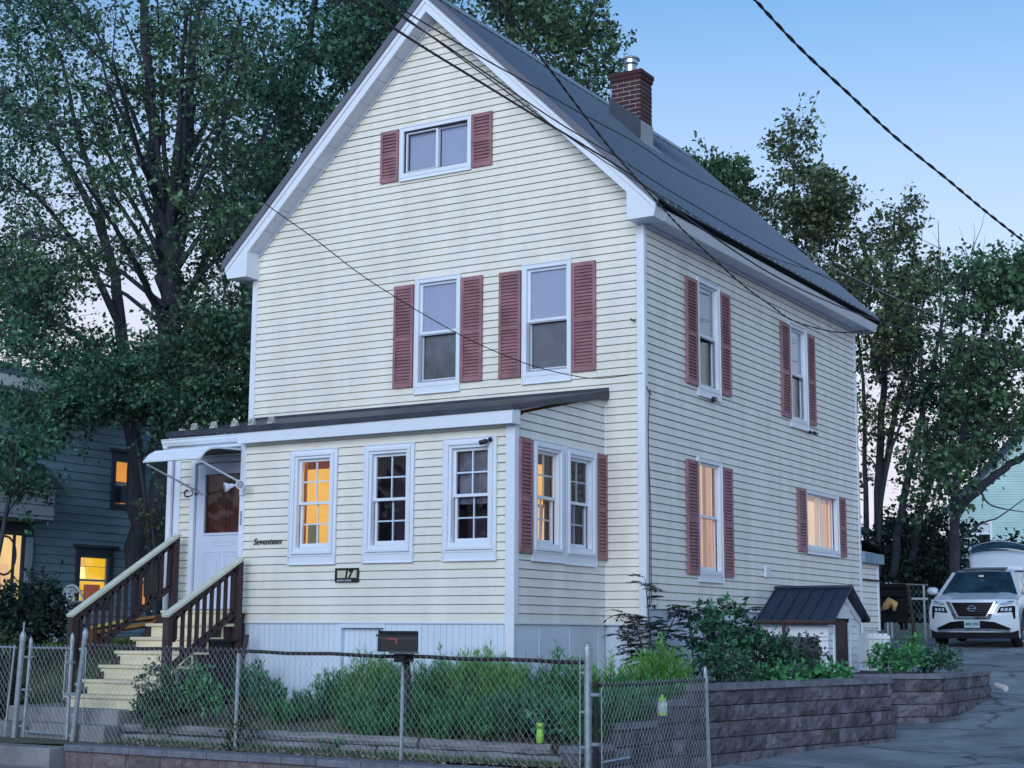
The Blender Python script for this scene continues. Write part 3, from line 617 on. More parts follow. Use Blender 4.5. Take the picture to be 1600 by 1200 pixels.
# ---- rear addition
FX=Frame((-.03,HL+.02,0),(0,1,0),(1,0,0))
siding(FX,0,.93,-.04,1.10).build('wall','vinyl_side_shade',house,fix=False)
mb=MB(); mb.box(-.035,.0,HL+.93,HL+.99,-.05,1.2); mb.build('corner_board','trim_white',house)
mb=MB(); mb.box(-3,-.04,HL+.03,HL+.97,-.8,1.3); mb.build('addition_core','vinyl_side_shade',house)
mb=MB(); mb.hexa([(-3,HL,1.42),(.10,HL,1.42),(.10,HL+1.08,1.28),(-3,HL+1.08,1.28),(-3,HL,1.47),(.10,HL,1.47),(.10,HL+1.08,1.33),(-3,HL+1.08,1.33)]); mb.build('addition_roof','roof_dark',house)
mb=MB(); mb.box(-.03,.08,HL+.02,HL+1.06,1.10,1.27); mb.build('addition_fascia','blue_clap',house)
mb=MB(); mb.box(-.02,.012,HL+.05,HL+.95,.80,.83); mb.build('addition_rail','black_paint',house)
# ================= things on and at the house =================
def text_mesh(name,body,size,m,parent,loc,xdir,zdir,extr=.004,shear=0,bold=0,align='LEFT'):
    c=bpy.data.curves.new('letters','FONT'); c.body=body; c.size=size; c.extrude=extr; c.shear=shear; c.offset=bold; c.align_x=align
    o=bpy.data.objects.new('letters_tmp',c); SC.collection.objects.link(o)
    dg=bpy.context.evaluated_depsgraph_get(); me=bpy.data.meshes.new_from_object(o.evaluated_get(dg)); bpy.data.objects.remove(o)
    x=Vector(xdir).normalized(); z=Vector(zdir).normalized(); y=x.cross(z) # text normal = x cross up
    off=worldloc(parent) if parent else Vector((0,0,0))
    M=Matrix(((x.x,z.x,y.x,loc[0]-off.x),(x.y,z.y,y.y,loc[1]-off.y),(x.z,z.z,y.z,loc[2]-off.z),(0,0,0,1)))
    me.transform(M); me.name=name; me.materials.clear(); me.materials.append(MATS[m]); r=bpy.data.objects.new(name,me); SC.collection.objects.link(r)
    if parent: r.parent=parent
    return r
# house number sign
s=thing('house_number_sign','black framed house number sign reading 17 below the porch windows','sign',(-2.92,-2.25,.49))
mb=MB(); ring(mb,FP,-3.095,-2.745,.475,.645,.022,.018,.045,wb=.05); FP.box(mb,-3.095,-2.745,.006,.0179,.475,.645); mb.build('frame','black_metal',s,bevel=.004)
mb=MB(); FP.box(mb,-3.071,-2.769,.018,.026,.527,.621); mb.build('plate','sign_ivory',s)
mb=MB(); FP.box(mb,-3.06,-2.955,.0455,.047,.485,.505); FP.box(mb,-2.94,-2.84,.0455,.047,.485,.505); mb.build('plate_edge','frame_grey',s)
text_mesh('digits','17',.122,'black_paint',s,(-2.965,-2.24-.028,.531),(1,0,0),(0,0,1),.002,shear=.15,bold=.0075)
s=tag(text_mesh('house_name_lettering','Seventeen',.112,'black_metal',None,(-4.43,-2.24-.028,.965),(1,0,0),(0,0,1),.003,shear=.35,bold=.0006),'black script lettering reading Seventeen on the porch clapboards','lettering')
# floodlight
s=thing('floodlight','white twin headed floodlight on the porch corner board beside the door','floodlight',(-4.62,-2.27,1.67))
mb=MB(); mb.box(-4.655,-4.60,-2.30,-2.268,1.60,1.70); mb.tube([(-4.63,-2.29,1.69),(-4.63,-2.34,1.72),(-4.70,-2.38,1.73)],.012,6); mb.tube([(-4.62,-2.29,1.69),(-4.60,-2.34,1.73),(-4.54,-2.37,1.74)],.012,6); mb.build('base','trim_white',s)
for c,dr in (((-4.70,-2.39,1.72),(-.55,-.75,-.25)),((-4.53,-2.38,1.735),(.35,-.85,-.15))):
    d=Vector(dr).normalized(); c=Vector(c); mb=MB()
    mb.tube([c-d*.01,c+d*.03,c+d*.07,c+d*.10],[.025,.032,.055,.062],14); mb.build('lamp_head','trim_white',s,smooth=False)
    mb=MB(); mb.tube([c+d*.1005,c+d*.104],[.052,.048],14); mb.build('lens','frame_grey',s)
# plaque strip + wall hook
s=tag(MB().box(-4.652,-4.628,-2.274,-2.267,1.22,1.40).build('thermometer','frame_grey',None),'narrow dark thermometer strip on the porch corner board below the floodlight','thermometer')
mb=MB(); 
def curl(cx,cz,r,a0,a1,k=9): return [(cx+r*math.cos(math.radians(a0+(a1-a0)*i/k)),-1.975,cz+r*math.sin(math.radians(a0+(a1-a0)*i/k))) for i in range(k+1)]
P0=at(294,771,'Y',-1.97)
mb.tube(curl(P0[0]-.02,P0[2],.045,60,300),.009,6); mb.tube(curl(P0[0]+.06,P0[2],.035,-90,60)+[(P0[0]+.06,-1.975,P0[2]+.04)],.010,6); mb.tube([(P0[0]+.10,-1.975,P0[2]+.05),(P0[0]+.15,-1.975,P0[2]+.045),(P0[0]+.13,-1.975,P0[2]-.03)],.012,6); mb.tube([(P0[0]-.02,-1.975,P0[2]-.045),(P0[0]+.06,-1.975,P0[2]-.035)],.008,6)
tag(mb.build('wall_ornament','black_metal',None),'small black wrought iron scroll on the clapboards left of the door','ornament')
# cameras
def camera_item(label,c,mount,d):
    s=thing('security_camera',label,'camera',tuple(c)); c=Vector(c); d=Vector(d).normalized(); m=Vector(mount)
    mb=MB(); mb.tube([m,m+(c-m)*.3],.028,10); mb.tube([m,c],.011,8); mb.build('bracket','black_metal',s)
    mb=MB(); mb.tube([c-d*.045,c-d*.04,c+d*.05,c+d*.055],[.02,.027,.029,.02],12); mb.build('housing','black_metal',s)
    mb=MB(); mb.tube([c+d*.0555,c+d*.058],.014,10); mb.build('lens','frame_grey',s)
camera_item('small black security camera on the casing of the porch window nearest the corner',(-.905,-2.37,2.065),(-.84,-2.30,2.10),(-.8,-.5,-.3))
camera_item('black security camera under the sill of the upper side window nearest the front corner',(.13,1.90,3.06),(.05,2.02,3.05),(.75,-.6,-.3))
camera_item('black security camera under the rear upper side window',(.12,5.86,3.03),(.05,5.78,3.05),(.6,-.6,-.4))
mb=MB(); FS.box(mb,3.86,4.04,.016,.04,.70,.87)
for k in range(4): FS.box(mb,3.875,4.025,.0405,.048,.715+k*.038,.735+k*.038)
tag(mb.build('vent','trim_white',None),'small white louvred vent low on the side wall','vent')
for (x,y,z,l) in ((-.10,-.03,3.83,'front'),(.03,HL-.12,4.35,'side')):
    mb=MB(); mb.tube([(x,y,z),(x-.03 if l=='front' else x+.05,y-.05,z),(x-.04 if l=='front' else x+.05,y-.05,z+.03)],.010,6)
    tag(mb.build('cable_hook','black_metal',None),'tiny black hook beside the %s'%('white corner board above the porch roof' if l=='front' else 'rear corner board of the side wall'),'hook')
# snow guards
for i,(px,lab) in enumerate(((303,'leftmost clear snow guard on the porch roof edge'),(333,'second clear snow guard from the left on the porch roof'),(366,'middle clear snow guard of five on the porch roof'),(393,'fourth clear snow guard, below the main corner board'),(423,'rightmost clear snow guard on the porch roof edge'))):
    yy=-2.2 if px<380 else -2.32
    p=at(px,664-(px-303)*.085,'Y',yy); z=pr(yy)
    mb=MB(); w=.045
    mb.hexa([(p[0]-w,yy-.03,z+.001),(p[0]+w,yy-.03,z+.001),(p[0]+w,yy+.05,z+.011),(p[0]-w,yy+.05,z+.011),(p[0]-w*.86,yy+.01,z+.095),(p[0]+w*.86,yy+.01,z+.095),(p[0]+w*.86,yy+.03,z+.095),(p[0]-w*.86,yy+.03,z+.095)])
    for k in (-.02,.0,.02): mb.box(p[0]+k-.004,p[0]+k+.004,yy-.032,yy-.012,z+.02,z+.075)
    tag(mb.build('snow_guard','snow_guard',None,bevel=.006),lab,'snow guard','clear snow guards along the porch roof')
# ================= front steps =================
st=thing('front_steps','cream painted wooden front steps with dark brown baluster railings','steps',(-5.1,-3.2,-1.03))
SX0,SX1=-5.78,-4.52
for k in range(7):
    z=.14-.17*k; yf=-2.42-.26*k
    mb=MB(); yb=-1.96 if k==0 else yf+.275
    mb.box(SX0-.02,SX1+.02,yf-.03,yb,z-.038,z); mb.box(SX0,SX1,yf,yf+.022,z-.169,z-.0385)
    mb.build('step','step_cream',st,bevel=.004)
for x in (SX0+.02,SX1-.06):
    mb=MB(); mb.extrude([(x,-1.96,.09),(x,-2.45,.09),(x,-2.42-.26*6.0+.05,-.95),(x,-2.42-.26*6.0+.05,-1.03),(x,-1.96,-1.03)],(.04,0,0)); mb.build('stringer','wood_brown',st)
def railing(x,yT,zT,yB,zB,nb,gz):
    rl=MB(); w=.11
    rl.bar((x,yT+.03,zT-.02),(x,yB-.06,zB-.02),w,.038); cap=rl.build('handrail','rail_cream',st,bevel=.005)
    mb=MB(); mb.bar((x,yT,zT-.085),(x,yB,zB-.085),.04,.085)
    off=.60
    mb.bar((x,yT,zT-off-.06),(x,yB-.0,zB-off-.06),.04,.075); mb.build('rail','wood_brown',st)
    sl=(zB-zT)/(yB-yT)
    for i in range(nb):
        y=yT+(yB-yT)*(i+1)/(nb+1.0); z=zT+sl*(y-yT)
        short=(x>-5 and i==nb-1)
        mb=MB(); mb.hexa([(x-.02,y-.018,z-(.40 if short else off+.05)),(x+.02,y-.018,z-(.40 if short else off+.05)),(x+.02,y+.018,z-(.36 if short else off+.04)),(x-.02,y+.018,z-(.36 if short else off+.04)),(x-.02,y-.018,z-.10),(x+.02,y-.018,z-.10),(x+.02,y+.018,z-.09),(x-.02,y+.018,z-.09)])
        mb.build('baluster','wood_brown',st)
    for y,z,zb in ((yB,zB-.03,gz),(yT-.02,zT-.05,.10 if x<-5 else -.4)):
        mb=MB(); mb.box(x-.045,x+.045,y-.045,y+.045,zb,z); mb.build('post','wood_brown',st,bevel=.006)
railing(-5.86,-2.14,1.16,-3.88,.07,13,-1.05)
railing(-4.50,-2.42,.81,-3.66,.07,9,-1.0)
mb=MB(); mb.box(-4.62,-4.50,-2.9,-2.3,-1.0,-.25); mb.box(-4.66,-4.45,-2.95,-2.28,-.25,-.22); tag(mb.build('storage_box','black_paint',None),'dark box standing under the steps against the porch skirt','box')
mb=MB(); a=at(386,992,'Y',-2.45); b=at(376,1045,'Y',-2.6); mb.bar(a,b+(b-a)*1.2,.05,.03); tag(mb.build('wooden_stake','wood_brown',None),'dark wooden stake leaning against the white porch skirt','stake')
# ================= bulkhead shed =================
sh=thing('cellar_bulkhead','small white clapboard cellar bulkhead with dark metal gable roof against the side wall','shed',(.6,4.0,-.68))
YF,YB,XE,ZE=3.66,4.92,1.04,.10; YM=(YF+YB)/2; ZR=.56
FG=Frame((XE,0,0),(0,1,0),(1,0,0)); FW=Frame((0,YF,0),(1,0,0),(0,-1,0))
sz=(ZR-ZE)/(YM-YF+.12)
gl=lambda z:max(YF,YM-(ZR-.03-z)/sz)-0; gh=lambda z:min(YB,YM+(ZR-.03-z)/sz)
siding(FG,YF,YB,-.66,ZR-.04,[(YF+.20,YB-.38,-.7,.12)],lo=gl,hi=gh,lip=.012).build('wall','trim_white',sh,fix=False)
siding(FW,.03,XE,-.66,ZE,[(.15,XE-.14,-.7,-.16)],lip=.012).build('wall','trim_white',sh,fix=False)
mb=MB(); FG.box(mb,YF+.15,YF+.21,.002,.025,-.66,.18); FG.box(mb,YB-.40,YB-.34,.002,.025,-.66,.18); FG.box(mb,YF+.32,YB-.40,.002,.0245,.11,.30)
mb.bar((XE+.02,YF-.06,ZE-.04),(XE+.02,YM,ZR-.15),.02,.09); mb.bar((XE+.02,YB+.06,ZE-.04),(XE+.02,YM,ZR-.15),.02,.09); FW.box(mb,.03,XE+.01,.013,.03,-.15,.06); mb.build('trim','trim_white',sh)
mb=MB(); FG.box(mb,YF+.21,YB-.40,-.05,-.02,-.66,.11)
for k in range(4): FG.box(mb,YF+.22+k*.095,YF+.305+k*.095,-.0195,-.012,-.65,.11)
mb.build('door','wood_brown',sh)
mb=MB(); FW.box(mb,.15,XE-.14,-.05,-.02,-.66,-.16); mb.build('opening','screen_dark',sh)
mb=MB(); x0,x1=-.02+.04,XE+.14
for s_,ye in ((-1,YF-.14),(1,YB+.14)):
    ze=ZR-sz*(abs(ye-YM)); mb.hexa([(x0,YM,ZR-.03),(x1,YM,ZR-.03),(x1,ye,ze-.03),(x0,ye,ze-.03),(x0,YM,ZR),(x1,YM,ZR),(x1,ye,ze),(x0,ye,ze)])
    x=x0+.02
    while x<x1: mb.bar((x,YM,ZR+.008),(x,ye,ze+.008),.022,.02); x+=.19
mb.box(x0,x1+.01,YM-.05,YM+.05,ZR-.01,ZR+.025); mb.box(x1-.02,x1+.012,YF-.15,YF-.13,ZE-.05,ZE+.0)
mb.build('roof','roof_metal',sh)
mb=MB(); mb.tube([(x0,YF-.17,ZE-.045),(x1+.03,YF-.17,ZE-.055)],.032,8); mb.tube([(.44,YF-.16,ZE-.05),(.44,YF-.14,-.68)],.028,8); mb.build('gutter','wood_brown',sh)
# white panel behind
mb=MB(); c=at(1358,970,'Y',5.3); mb.box(c[0]-.02,c[0]+.30,5.3,5.34,-.62,-.14)
for k in range(4): mb.box(c[0]-.01+k*.075,c[0]+.05+k*.075,5.28,5.2995,-.6,-.10)
mb.box(c[0]-.03,c[0]+.32,5.26,5.2799,-.18,-.13); tag(mb.build('picket_panel','trim_white',None),'short white picket panel standing behind the bulkhead','panel')
# ================= ground =================
def interp(x,xs,ys): return float(np.interp(x,xs,ys))
DRY=[-60,-9,-5.2,-2,.4,2.2,4,7.4,11,15,20,40,90]; DRZ=[-1.80,-1.78,-1.66,-1.53,-1.46,-1.40,-1.27,-1.07,-.72,-.36,-.22,.1,.6]
def drz(x,y): return interp(y,DRY,DRZ)+.02*math.sin(x*1.3+y*.7)+ (0.012*math.sin(x*4.1-y*2.3))
def grid(name,m,x0,x1,y0,y1,nx,ny,fz,kind='structure',warp=0):
    xs=np.linspace(x0,x1,nx+1); ys=np.linspace(y0,y1,ny+1); v=[(x,y,fz(x,y)) for y in ys for x in xs]
    f=[(j*(nx+1)+i,j*(nx+1)+i+1,(j+1)*(nx+1)+i+1,(j+1)*(nx+1)+i) for j in range(ny) for i in range(nx)]
    mb=MB(); mb.add(v,f); o=mb.build(name,m,None,smooth=True,fix=False); o['kind']=kind; return o
grid('driveway','asphalt',-2.9,14,-5.6,34,60,120,drz)
LY=[-4.94,-4.1,-3.98,-3.9,-2.24,0,5,9,15,40,90]; LZ=[-1.385,-1.375,-1.34,-1.22,-.98,-.82,-.70,-.55,-.36,-.15,.3]
def lz(x,y):
    z=interp(y,LY,LZ)
    if x<-5: z+=min(1,(-5-x)/4)*max(0,min(.45,(y+4.2)*.16))
    return z+.015*math.sin(3*x)*math.sin(2.7*y)
grid('lawn','lawn_ground',-70,-.0,-4.94,9.0,150,60,lz)
grid('lawn','lawn_ground',-70,-2.6,9.0,90,60,40,lambda x,y:lz(x,y)+.01)
grid('lawn','lawn_ground',14,90,-5.6,90,20,20,lambda x,y:drz(14,y)-.02)
grid('sidewalk','concrete',-70,90,-8.6,-5.05,80,6,lambda x,y:-1.79)
grid('street','asphalt',-90,110,-90,-8.6,20,20,lambda x,y:-1.90)
grid('ground','lawn_ground',-400,400,-400,600,10,10,lambda x,y:-2.3)
bed=MB()   # raised beds behind the retaining walls
def bedmesh(poly,z): bed.extrude([(x,y,z-.5) for x,y in poly],(0,0,.5))
bedmesh([(-.2,-2.2),(1.45,-2.1),(1.95,.4),(2.1,2.0),(1.75,2.8),(.4,3.2),(-.2,3.2)],-.74)
bedmesh([(-.2,3.21),(1.6,3.21),(2.2,3.95),(2.1,7.2),(-.2,7.8)],-.70)
bedmesh([(-.2,-4.0),(1.42,-4.0),(1.42,-2.21),(-.2,-2.21)],-1.18)
tag(bed.build('garden_bed','soil'),kind='structure')
path=MB(); path.box(-6.6,-4.75,-4.16,-3.3,-1.3,-1.03); path.box(-6.8,-4.7,-4.42,-4.17,-1.6,-1.20); path.box(-9,-4.69,-5.22,-4.43,-1.8,-1.40); path.box(-9,-4.69,-5.60,-5.23,-1.85,-1.60)
path.box(-5.9,-5.0,-3.3,-1.2,-1.2,-1.0)
tag(path.build('path','concrete',None,bevel=.015),kind='structure')
# ================= retaining walls =================
def walk(path):
    P=[Vector((a,b,0)) for a,b in path]; L=[0]
    for a,b in zip(P[:-1],P[1:]): L.append(L[-1]+(b-a).length)
    def f(s):
        s=max(0,min(L[-1],s)); i=0
        while i<len(L)-2 and s>L[i+1]: i+=1
        t=(s-L[i])/(L[i+1]-L[i]); p=P[i].lerp(P[i+1],t); d=(P[i+1]-P[i]).normalized()
        # soften the normal at the joints
        n=Vector((d.y,-d.x,0))
        return p,n
    return f,L[-1]
def smoothpath(pts,k=6):
    out=[]
    for i in range(len(pts)-1):
        p0=pts[max(i-1,0)];p1=pts[i];p2=pts[i+1];p3=pts[min(i+2,len(pts)-1)]
        for j in range(k):
            t=j/k; out.append(tuple(.5*((2*p1[c])+(-p0[c]+p2[c])*t+(2*p0[c]-5*p1[c]+4*p2[c]-p3[c])*t*t+(-p0[c]+3*p1[c]-3*p2[c]+p3[c])*t**3) for c in range(2)))
    return out+[pts[-1]]
def block_wall(name,label,path,zt,zb,ch=.168,bl=.43,capl=.46,cap=True,seed=1,thing_=None,capz=.07,bm='block'):
    rnd=random.Random(seed); f,L=walk(path); t=thing_ or thing(name,label,'retaining wall',(path[0][0],path[0][1],zb(0)))
    mb=MB(); i=0; top=zt-(capz if cap else 0)
    while top-i*ch>min(zb(s*L/8) for s in range(9)) and i<9:
        z1=top-i*ch; z0=z1-ch+.010; s=-rnd.random()*bl*.8; out=.012*i
        while s<L:
            w=bl*rnd.choice((1,1,.62,1.2)); a=max(s+.004,0); b=min(s+w-.004,L); s+=w
            if b-a<.05 or z1<zb(a)-.0: continue
            jx=rnd.uniform(-.008,.010); nu=5; nv=3; base=len(mb.v); q=[]
            for v_ in range(nv+1):
                for u_ in range(nu+1):
                    p,n=f(a+(b-a)*u_/nu); edge=(u_ in(0,nu)) or (v_ in (0,nv)); j=out+jx+(-.008 if edge else rnd.uniform(-.010,.020)); p=p+n*j; q.append((p.x,p.y,z0+(z1-z0)*v_/nv))
            mb.v+=q
            for v_ in range(nv):
                for u_ in range(nu): k=base+v_*(nu+1)+u_; mb.f.append((k,k+1,k+nu+2,k+nu+1))
            pa,na=f(a);pb,nb_=f(b); o=out+jx-.009
            A=pa+na*o;B=pb+nb_*o;A2=pa-na*.22;B2=pb-nb_*.22
            mb.hexa([(A2.x,A2.y,z0),(B2.x,B2.y,z0),(B.x,B.y,z0),(A.x,A.y,z0),(A2.x,A2.y,z1),(B2.x,B2.y,z1),(B.x,B.y,z1),(A.x,A.y,z1)])
        i+=1
    # thin dark backing so that joints read dark
    mb.build('blocks',bm,t)
    if cap:
        mb=MB(); s=0
        while s<L-.01:
            a=s+.003; b=min(s+capl*rnd.choice((1,1,.8)),L)-.003; s=b+.003; base=len(mb.v)
            zz=rnd.uniform(-.003,.004); m=3
            for zk in (zt-capz+.002+zz,zt+zz):
                for u_ in range(m+1):
                    p,n=f(a+(b-a)*u_/m); o=p+n*(.025+rnd.uniform(-.006,.006)); mb.v.append((o.x,o.y,zk))
                for u_ in range(m+1):
                    p,n=f(b-(b-a)*u_/m); o=p-n*.25; mb.v.append((o.x,o.y,zk))
            k=2*(m+1)
            mb.f.append(tuple(base+j for j in range(k))[::-1]); mb.f.append(tuple(base+k+j for j in range(k)))
            for j in range(k): mb.f.append((base+j,base+(j+1)%k,base+k+(j+1)%k,base+k+j))
        mb.build('cap','block_cap',t,bevel=.006)
    return t
gd=lambda y:drz(2,y)-.06
w1=smoothpath([(1.60,-2.25),(1.72,-1.5),(2.05,.2),(2.36,1.75),(2.38,2.15),(2.12,2.45),(1.7,2.65)])
f1,L1=walk(w1)
T1=block_wall('retaining_wall','tall curved grey block retaining wall beside the driveway, nearest the fence',w1,-.655,lambda s:gd(f1(s)[0].y),seed=3)
# lower stepped left end, behind the side fence
block_wall('x','',[(1.56,-2.95),(1.60,-2.26)],-.80,lambda s:-1.7,seed=5,thing_=T1)
block_wall('x','',[(1.50,-3.75),(1.56,-2.96)],-.99,lambda s:-1.7,seed=6,thing_=T1)
block_wall('x','',[(1.46,-4.36),(1.50,-3.76)],-1.18,lambda s:-1.7,seed=7,thing_=T1)
w2=smoothpath([(1.45,2.75),(1.95,3.35),(2.38,3.85),(2.52,4.1),(2.50,4.8),(2.42,6.6),(2.25,7.5),(1.8,7.9)])
f2,L2=walk(w2)
block_wall('retaining_wall','lower grey block retaining wall behind the first, nearer the parked car',w2,-.645,lambda s:gd(f2(s)[0].y),seed=9)
block_wall('retaining_wall','low rough brown block wall along the pavement below the chain link fence',[(-4.66,-5.02),(3.2,-5.02)],-1.365,lambda s:-1.95,seed=11,ch=.20,bl=.5,capl=.55,bm='block_pink')
tag(MB().tube([at(1556,1071,'d',24.2),at(1572,1076,'d',24.0)],.05,10).build('drain_pipe','pvc'),'short white drain pipe sticking out of the rear block wall','pipe')
# ================= timbers =================
def timber(x0,x1,y,z,r,label,seed):
    rnd=random.Random(seed); k=14; pts=[(x0+(x1-x0)*i/k,y+rnd.uniform(-.012,.012),z+rnd.uniform(-.006,.006)) for i in range(k+1)]
    mb=MB(); mb.tube(pts,[r*rnd.uniform(.88,1.08) for _ in pts],9); tag(mb.build('landscape_timber','timber',None,smooth=False),label,'timber','weathered timbers edging the flower bed')
timber(-5.35,-3.15,-4.02,-1.235,.055,'upper weathered timber nearest the steps',1)
timber(-3.1,-.62,-3.99,-1.245,.055,'long upper weathered timber left of the mailbox post',2)
timber(-.58,.95,-4.0,-1.25,.058,'upper weathered timber right of the mailbox post, under the green cup',3)
timber(-4.9,-1.1,-4.08,-1.345,.055,'long lower weathered timber at the left of the bed edge',4)
timber(-1.05,1.15,-4.09,-1.35,.058,'lower weathered timber at the right, below the green cup',5)
# ================= fence =================
FY=-4.5
def rz(x): return -.306+(x+5.0)*(-.085/6.6)
def postcap(mb,x,y,z,r): mb.lathe((x,y,z),[(r*1.15,-.05),(r*1.15,0),(r*1.05,.02),(r*.75,.05),(r*.35,.068),(0.002,.072)],12)
def chainlink(name,A,B,zb0,zb1,zt0,zt1,parent,pitch=.072,seed=1,r=.0017):
    """woven zigzag wires between two ground points"""
    rnd=random.Random(seed); A=Vector((*A,0));B=Vector((*B,0)); L=(B-A).length; d=(B-A)/L; n=Vector((d.y,-d.x,0)); k=int(L/pitch)+1; rows=int((zt0-zb0)/(pitch*1.36)/1)*2; mb=MB()
    nodes={}
    def node(i,j): # i half pitch columns, j rows
        key=(i,j)
        if key not in nodes:
            s=i*pitch/2; t=j/rows; u=min(max(s/L,0),1); z=(zb0+(zb1-zb0)*u)*(1-t)+(zt0+(zt1-zt0)*u)*t
            nodes[key]=(A+d*(min(max(s,0),L)+rnd.uniform(-.004,.004)),z+rnd.uniform(-.003,.003))
        return nodes[key]
    for c in range(0,2*k,2):
        for sgn in (1,):
            pts=[]
            for j in range(rows+1):
                p,z=node(c+(j%2),j); off=.004 if j%2 else -.004; p2=p+n*off; pts.append((p2.x,p2.y,z))
            mb.tube(pts,r,4,cap=False)
            pts=[]
            for j in range(rows+1):
                p,z=node(c+2-(j%2) if c+2<=2*k else c+1,j); off=-.004 if j%2 else .004; p2=p+n*off; pts.append((p2.x,p2.y,z))
            mb.tube(pts,r,4,cap=False)
    return mb.build(name,'galv_wire',parent,fix=False)
fence=thing('chain_link_fence','long chain link fence with rusty top rail in front of the flower bed','fence',(-1.7,FY,-1.4))
mb=MB(); pts=[(-5.0+i*.3,FY,rz(-5.0+i*.3)+.006*math.sin(i*1.7)) for i in range(23)]; mb.tube(pts,.019,8); mb.build('top_rail','rusty_pipe',fence)
chainlink('mesh',(-4.98,FY-.022),(1.55,FY-.022),-1.365,-1.365,-.27,-.352,fence,seed=4)
for x in (-2.70,-.53):
    mb=MB(); mb.tube([(x,FY+.045,-1.6),(x+.01,FY+.045,rz(x)+.0)],.023,10); mb.build('post','galvanised',fence)
mb=MB(); mb.tube([(-.44,FY+.05,-1.0),(-.46,FY+.05,rz(-.46))],.018,8); mb.build('post','rusty_pipe',fence)
mb=MB(); mb.tube([(-5.13,FY-.0,-1.6),(-4.98,FY,-.17)],.031,12); postcap(mb,-4.98,FY,-.165,.031); mb.build('post','galvanised',fence)
mb=MB(); mb.tube([(1.62,FY,-1.75),(1.615,FY,-.27)],.037,14); postcap(mb,1.615,FY,-.27,.038); mb.build('post','galvanised',fence)
for z in (-.345,-.50,-.86,-1.18): mb=MB(); mb.tube([(1.617,FY,z),(1.617,FY,z+.03)],.042,14); mb.box(1.54,1.60,FY-.03,FY-.015,z+.005,z+.025); mb.build('clamp','galvanised',fence)
for z in (-.35,-.75,-1.1,-1.33): MB().tube([(-5.02-(-.3-z)*.1,FY,z),(-5.02-(-.3-z)*.1,FY,z+.028)],.036,12).build('clamp','galvanised',fence)
MB().tube([(1.545,FY-.024,-1.37),(1.545,FY-.024,-.345)],.006,6).build('tension_bar','galvanised',fence)
MB().tube([(-4.93,FY-.024,-1.37),(-4.93,FY-.024,-.31)],.005,6).build('tension_bar','galvanised',fence)
side=thing('chain_link_fence','short sagging chain link fence section running back from the corner post by the driveway','fence',(1.68,-3.3,-1.6))
mb=MB(); mb.tube([(1.70,FY+.0,-1.8),(1.70,FY,-.585)],.022,10); mb.lathe((1.70,FY,-.585),[(.026,-.04),(.026,0),(.015,.02),(.002,.025)],10); mb.build('post','rusty_pipe',side)
mb=MB(); mb.tube([(1.70,FY+.03,-.60),(1.70,-3.3,-.615),(1.70,-2.06,-.595)],.016,8); mb.build('top_rail','rusty_pipe',side)
mb=MB(); mb.tube([(1.74,-2.03,-1.75),(1.70,-2.03,-.53)],.020,10); postcap(mb,1.70,-2.03,-.53,.021); mb.build('post','galvanised',side)
chainlink('mesh',(1.73,FY+.05),(1.74,-2.06),-1.62,-1.56,-.575,-.57,side,seed=8)
MB().tube([(1.73,FY+.06,-1.7),(1.73,FY+.05,-.62)],.006,6).build('tension_bar','galvanised',side)
MB().tube([(1.74,-2.09,-1.6),(1.73,-2.09,-.6)],.005,6).build('tension_bar','galvanised',side)
MB().tube([(1.74,FY+.05,-1.30),(1.74,-3.9,-1.29)],.014,6).build('tension_rod','galvanised',side)
for z in (-.70,-1.15): MB().box(1.66,1.74,FY-.03,FY+.03,z,z+.03).build('clamp','galvanised',side)
gate=thing('gate','narrow galvanised chain link gate at the foot of the front path','gate',(-5.55,FY,-1.4))
for x,nm in ((-6.0,'hinge_post'),):
    mb=MB(); mb.tube([(x-.09,FY,-1.6),(x-.02,FY,-.20)],.034,12); postcap(mb,x-.02,FY,-.20,.034); mb.tube([(x-.02,FY,-.2),(x-.01,FY,-.03)],.010,6); mb.build('post','galvanised',gate)
mb=MB(); gx0,gx1=-5.90,-5.20
mb.tube([(gx0-.02,FY,-1.36),(gx0+.02,FY,-.30)],.019,8); mb.tube([(gx1,FY,-1.36),(gx1+.01,FY,-.24)],.022,8); mb.tube([(gx0+.02,FY,-.33),(gx1,FY,-.33)],.013,8); mb.tube([(gx0,FY,-1.30),(gx1,FY,-1.31)],.014,8); mb.tube([(gx1-.09,FY,-.92),(gx1-.08,FY,-.36)],.010,6)
postcap(mb,gx1+.01,FY,-.22,.023); postcap(mb,gx0+.02,FY,-.27,.020); mb.build('frame','galvanised',gate)
chainlink('mesh',(gx0+.03,FY-.02),(gx1-.02,FY-.02),-1.36,-1.36,-.29,-.29,gate,seed=12)
for x,z in ((gx0,-.45),(gx0-.01,-.83),(gx0-.03,-1.25),(gx1,-.50)): MB().box(x-.05,x+.05,FY-.03,FY+.03,z,z+.025).build('hinge','galvanised',gate)
mb=MB(); mb.box(gx1-.05,-5.03,FY-.022,FY+.022,-.87,-.83); mb.build('latch','galvanised',gate)
lf=thing('chain_link_fence','piece of chain link fence left of the gate half hidden by the hedge','fence',(-7,FY,-1.4))
mb=MB(); mb.tube([(-9,FY,-.30),(-6.12,FY,-.33)],.014,8); mb.build('top_rail','galvanised',lf)
mb=MB(); mb.tube([(-6.24,FY-.01,-1.5),(-6.14,FY-.01,-.30)],.014,8); mb.build('post','galvanised',lf)
chainlink('mesh',(-8.9,FY-.02),(-6.2,FY-.02),-1.36,-1.36,-.28,-.30,lf,seed=14)
